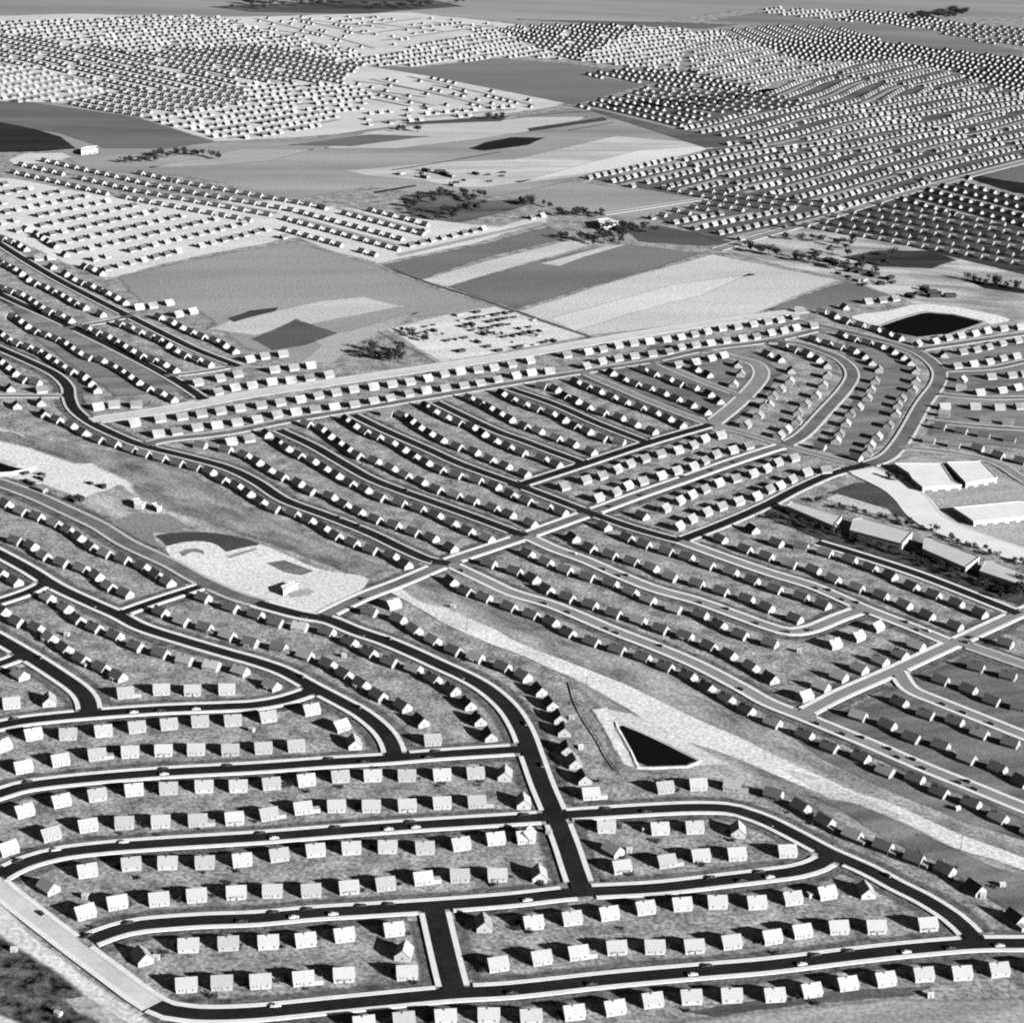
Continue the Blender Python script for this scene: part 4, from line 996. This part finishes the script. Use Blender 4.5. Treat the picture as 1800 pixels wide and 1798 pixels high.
for k, (p, sc, lab) in enumerate(TREES):
    i = k % 4; pr = PT[i]
    if i in used: o = copy_tree(pr)
    else: o = pr; used.add(i)
    o.location = (p.x, p.y, 0); o.scale = (sc, sc, sc); o.rotation_euler = (0, 0, random.uniform(0, 6.28)); o.name = 'tree'
    tag(o, lab, 'tree', lab.replace('dark tree', 'dark trees'))

def make_shrub(seed):
    rnd = random.Random(seed); root = empty('shrub'); V = []; Fc = []
    for _ in range(70):
        p = Vector((rnd.gauss(0, .5), rnd.gauss(0, .5), abs(rnd.gauss(.8, .5)))); s_ = rnd.uniform(.18, .35)
        u = Vector((rnd.gauss(0, 1), rnd.gauss(0, 1), rnd.gauss(0, 1))).normalized(); v = u.orthogonal().normalized()
        b = len(V); V += [tuple(p + u * s_), tuple(p + v * s_), tuple(p - u * s_), tuple(p - v * s_)]; Fc.append((b, b + 1, b + 2, b + 3))
    a = mesh_obj('foliage', V, Fc, M_LEAF, root)
    V = [(.05, 0, 0), (-.03, .05, 0), (-.03, -.05, 0), (0, 0, 1.1)]; b = mesh_obj('stem', V, [(0, 1, 3), (1, 2, 3), (2, 0, 3)], M_BARK, root)
    kids(root, a, b); return root
SP = [make_shrub(s_) for s_ in (21, 22, 23)]; su = set()
hs_ = [h for h in INDIV if h[0] < 1000]
for k in range(150):
    h = random.choice(hs_); a = h[2]; dx = random.choice([-1, 1]) * random.uniform(5.5, 8.5) if random.random() < .6 else random.uniform(-4, 4)
    dy = random.uniform(-3, 3) if abs(dx) > 5 else random.choice([-1, 1]) * random.uniform(5, 12)
    p = h[1] + Vector((math.cos(a) * dx - math.sin(a) * dy, math.sin(a) * dx + math.cos(a) * dy))
    if near_other(p, -1, 3.5) or any((p - q[1]).length < 5.2 for q in INDIV): continue
    pr = SP[k % 3]
    if k % 3 in su: o = copy_tree(pr)
    else: o = pr; su.add(k % 3)
    o.location = (p.x, p.y, 0); sc = random.uniform(.7, 1.5); o.scale = (sc, sc, sc); o.name = 'shrub'
    tag(o, 'small dark shrub on the grass between the houses of the nearest blocks', 'shrub', 'young shrubs in the near yards')

# the woods at the horizon edge read as one mass
WV = []; WF = []
me0 = [c for c in KIDS[PT[1]] if 'crown' in c.name][0].data
cv = [v.co.copy() for v in me0.vertices]; cf = [tuple(p.vertices) for p in me0.polygons]
for pts, n_, spr in (('400,16 470,14 560,8 680,14 760,12', 34, 26), ('1600,30 1640,34 1680,26 1700,26', 50, 22), ('380,8 560,2 860,2', 24, 40)):
    L = [at(*p).xy for p in pxs(pts)]
    for k in range(n_):
        i = random.randrange(len(L) - 1); p = L[i].lerp(L[i + 1], random.random()) + Vector((random.gauss(0, 10), random.gauss(0, spr)))
        s_ = random.uniform(.9, 1.4); b = len(WV)
        WV += [(p.x + c.x * s_, p.y + c.y * s_, c.z * s_) for c in cv]; WF += [tuple(j + b for j in f) for f in cf]
tag(mesh_obj('far_woods', WV, WF, M_LEAF), 'dark far woods along the top edge reading as one mass', 'woods', kind='stuff')

# ------------------------------------------------------------------ fence and poles
def fence(pts, label):
    L = smooth_line([at(*p) for p in pxs(pts)], 6.0); o0 = L[0]
    root = empty('fence', (o0.x, o0.y, 0))
    V = []; Fc = []
    for p in L: q = p - o0; V += [(q.x, q.y, .5), (q.x, q.y, 1.1), (q.x + .08, q.y, 1.1), (q.x + .08, q.y, .5)]
    for k in range(len(L) - 1):
        a, b = 4 * k, 4 * k + 4
        for j in range(4): l = (j + 1) % 4; Fc.append((a + j, b + j, b + l, a + l))
    mesh_obj('rail_panel', V, Fc, mat('fence_wood', .03), root)
    for p in L[:90]:
        q = p - o0; V = []; Fc = []; box(q.x - .09, q.x + .11, q.y - .1, q.y + .1, 0, 1.3, V, Fc); mesh_obj('post', V, Fc, mat('fence_wood', .03), root)
    tag(root, label, 'fence')
fence('1002,1200 1012,1236 1030,1270 1050,1300 1066,1330 1084,1356', 'dark wooden fence running beside the triangular basin')
fence('665,584 700,604 735,620 765,638', 'dark wooden fence along the left side of the white quarry')
def pole(x, y, lab, first=[None]):
    p = at(x, y)
    if first[0] is None:
        root = empty('utility_pole'); V = []; Fc = []; n = 8
        for z, q in ((0, .17), (10, .11)): V += [(q * math.cos(2 * math.pi * k / n), q * math.sin(2 * math.pi * k / n), z) for k in range(n)]
        Fc = [(k, (k + 1) % n, n + (k + 1) % n, n + k) for k in range(n)] + [tuple(range(n, 2 * n))]
        a = mesh_obj('pole', V, Fc, M_BARK, root); V = []; Fc = []; box(-1.2, 1.2, -.2, -.08, 9.0, 9.2, V, Fc); b = mesh_obj('crossarm', V, Fc, M_BARK, root)
        kids(root, a, b); first[0] = root; o = root
    else: o = copy_tree(first[0])
    o.name = 'utility_pole'; o.location = (p.x, p.y, 0); o.rotation_euler = (0, 0, .8); tag(o, lab, 'utility pole', 'wooden poles along the bare strip')
pole(820, 1107, 'leftmost wooden utility pole on the bare utility strip')
pole(1030, 1215, 'wooden utility pole left of the triangular basin')
pole(1508, 1440, 'wooden utility pole midway down the right end of bare strip')
pole(1688, 1496, 'rightmost wooden utility pole on the bare utility strip')
print('houses', len(HOUSES), 'indiv', len(INDIV), 'far mesh faces', len(RF), 'trees', len(TREES), 'cars', len(cars), 'objects', len(bpy.data.objects))
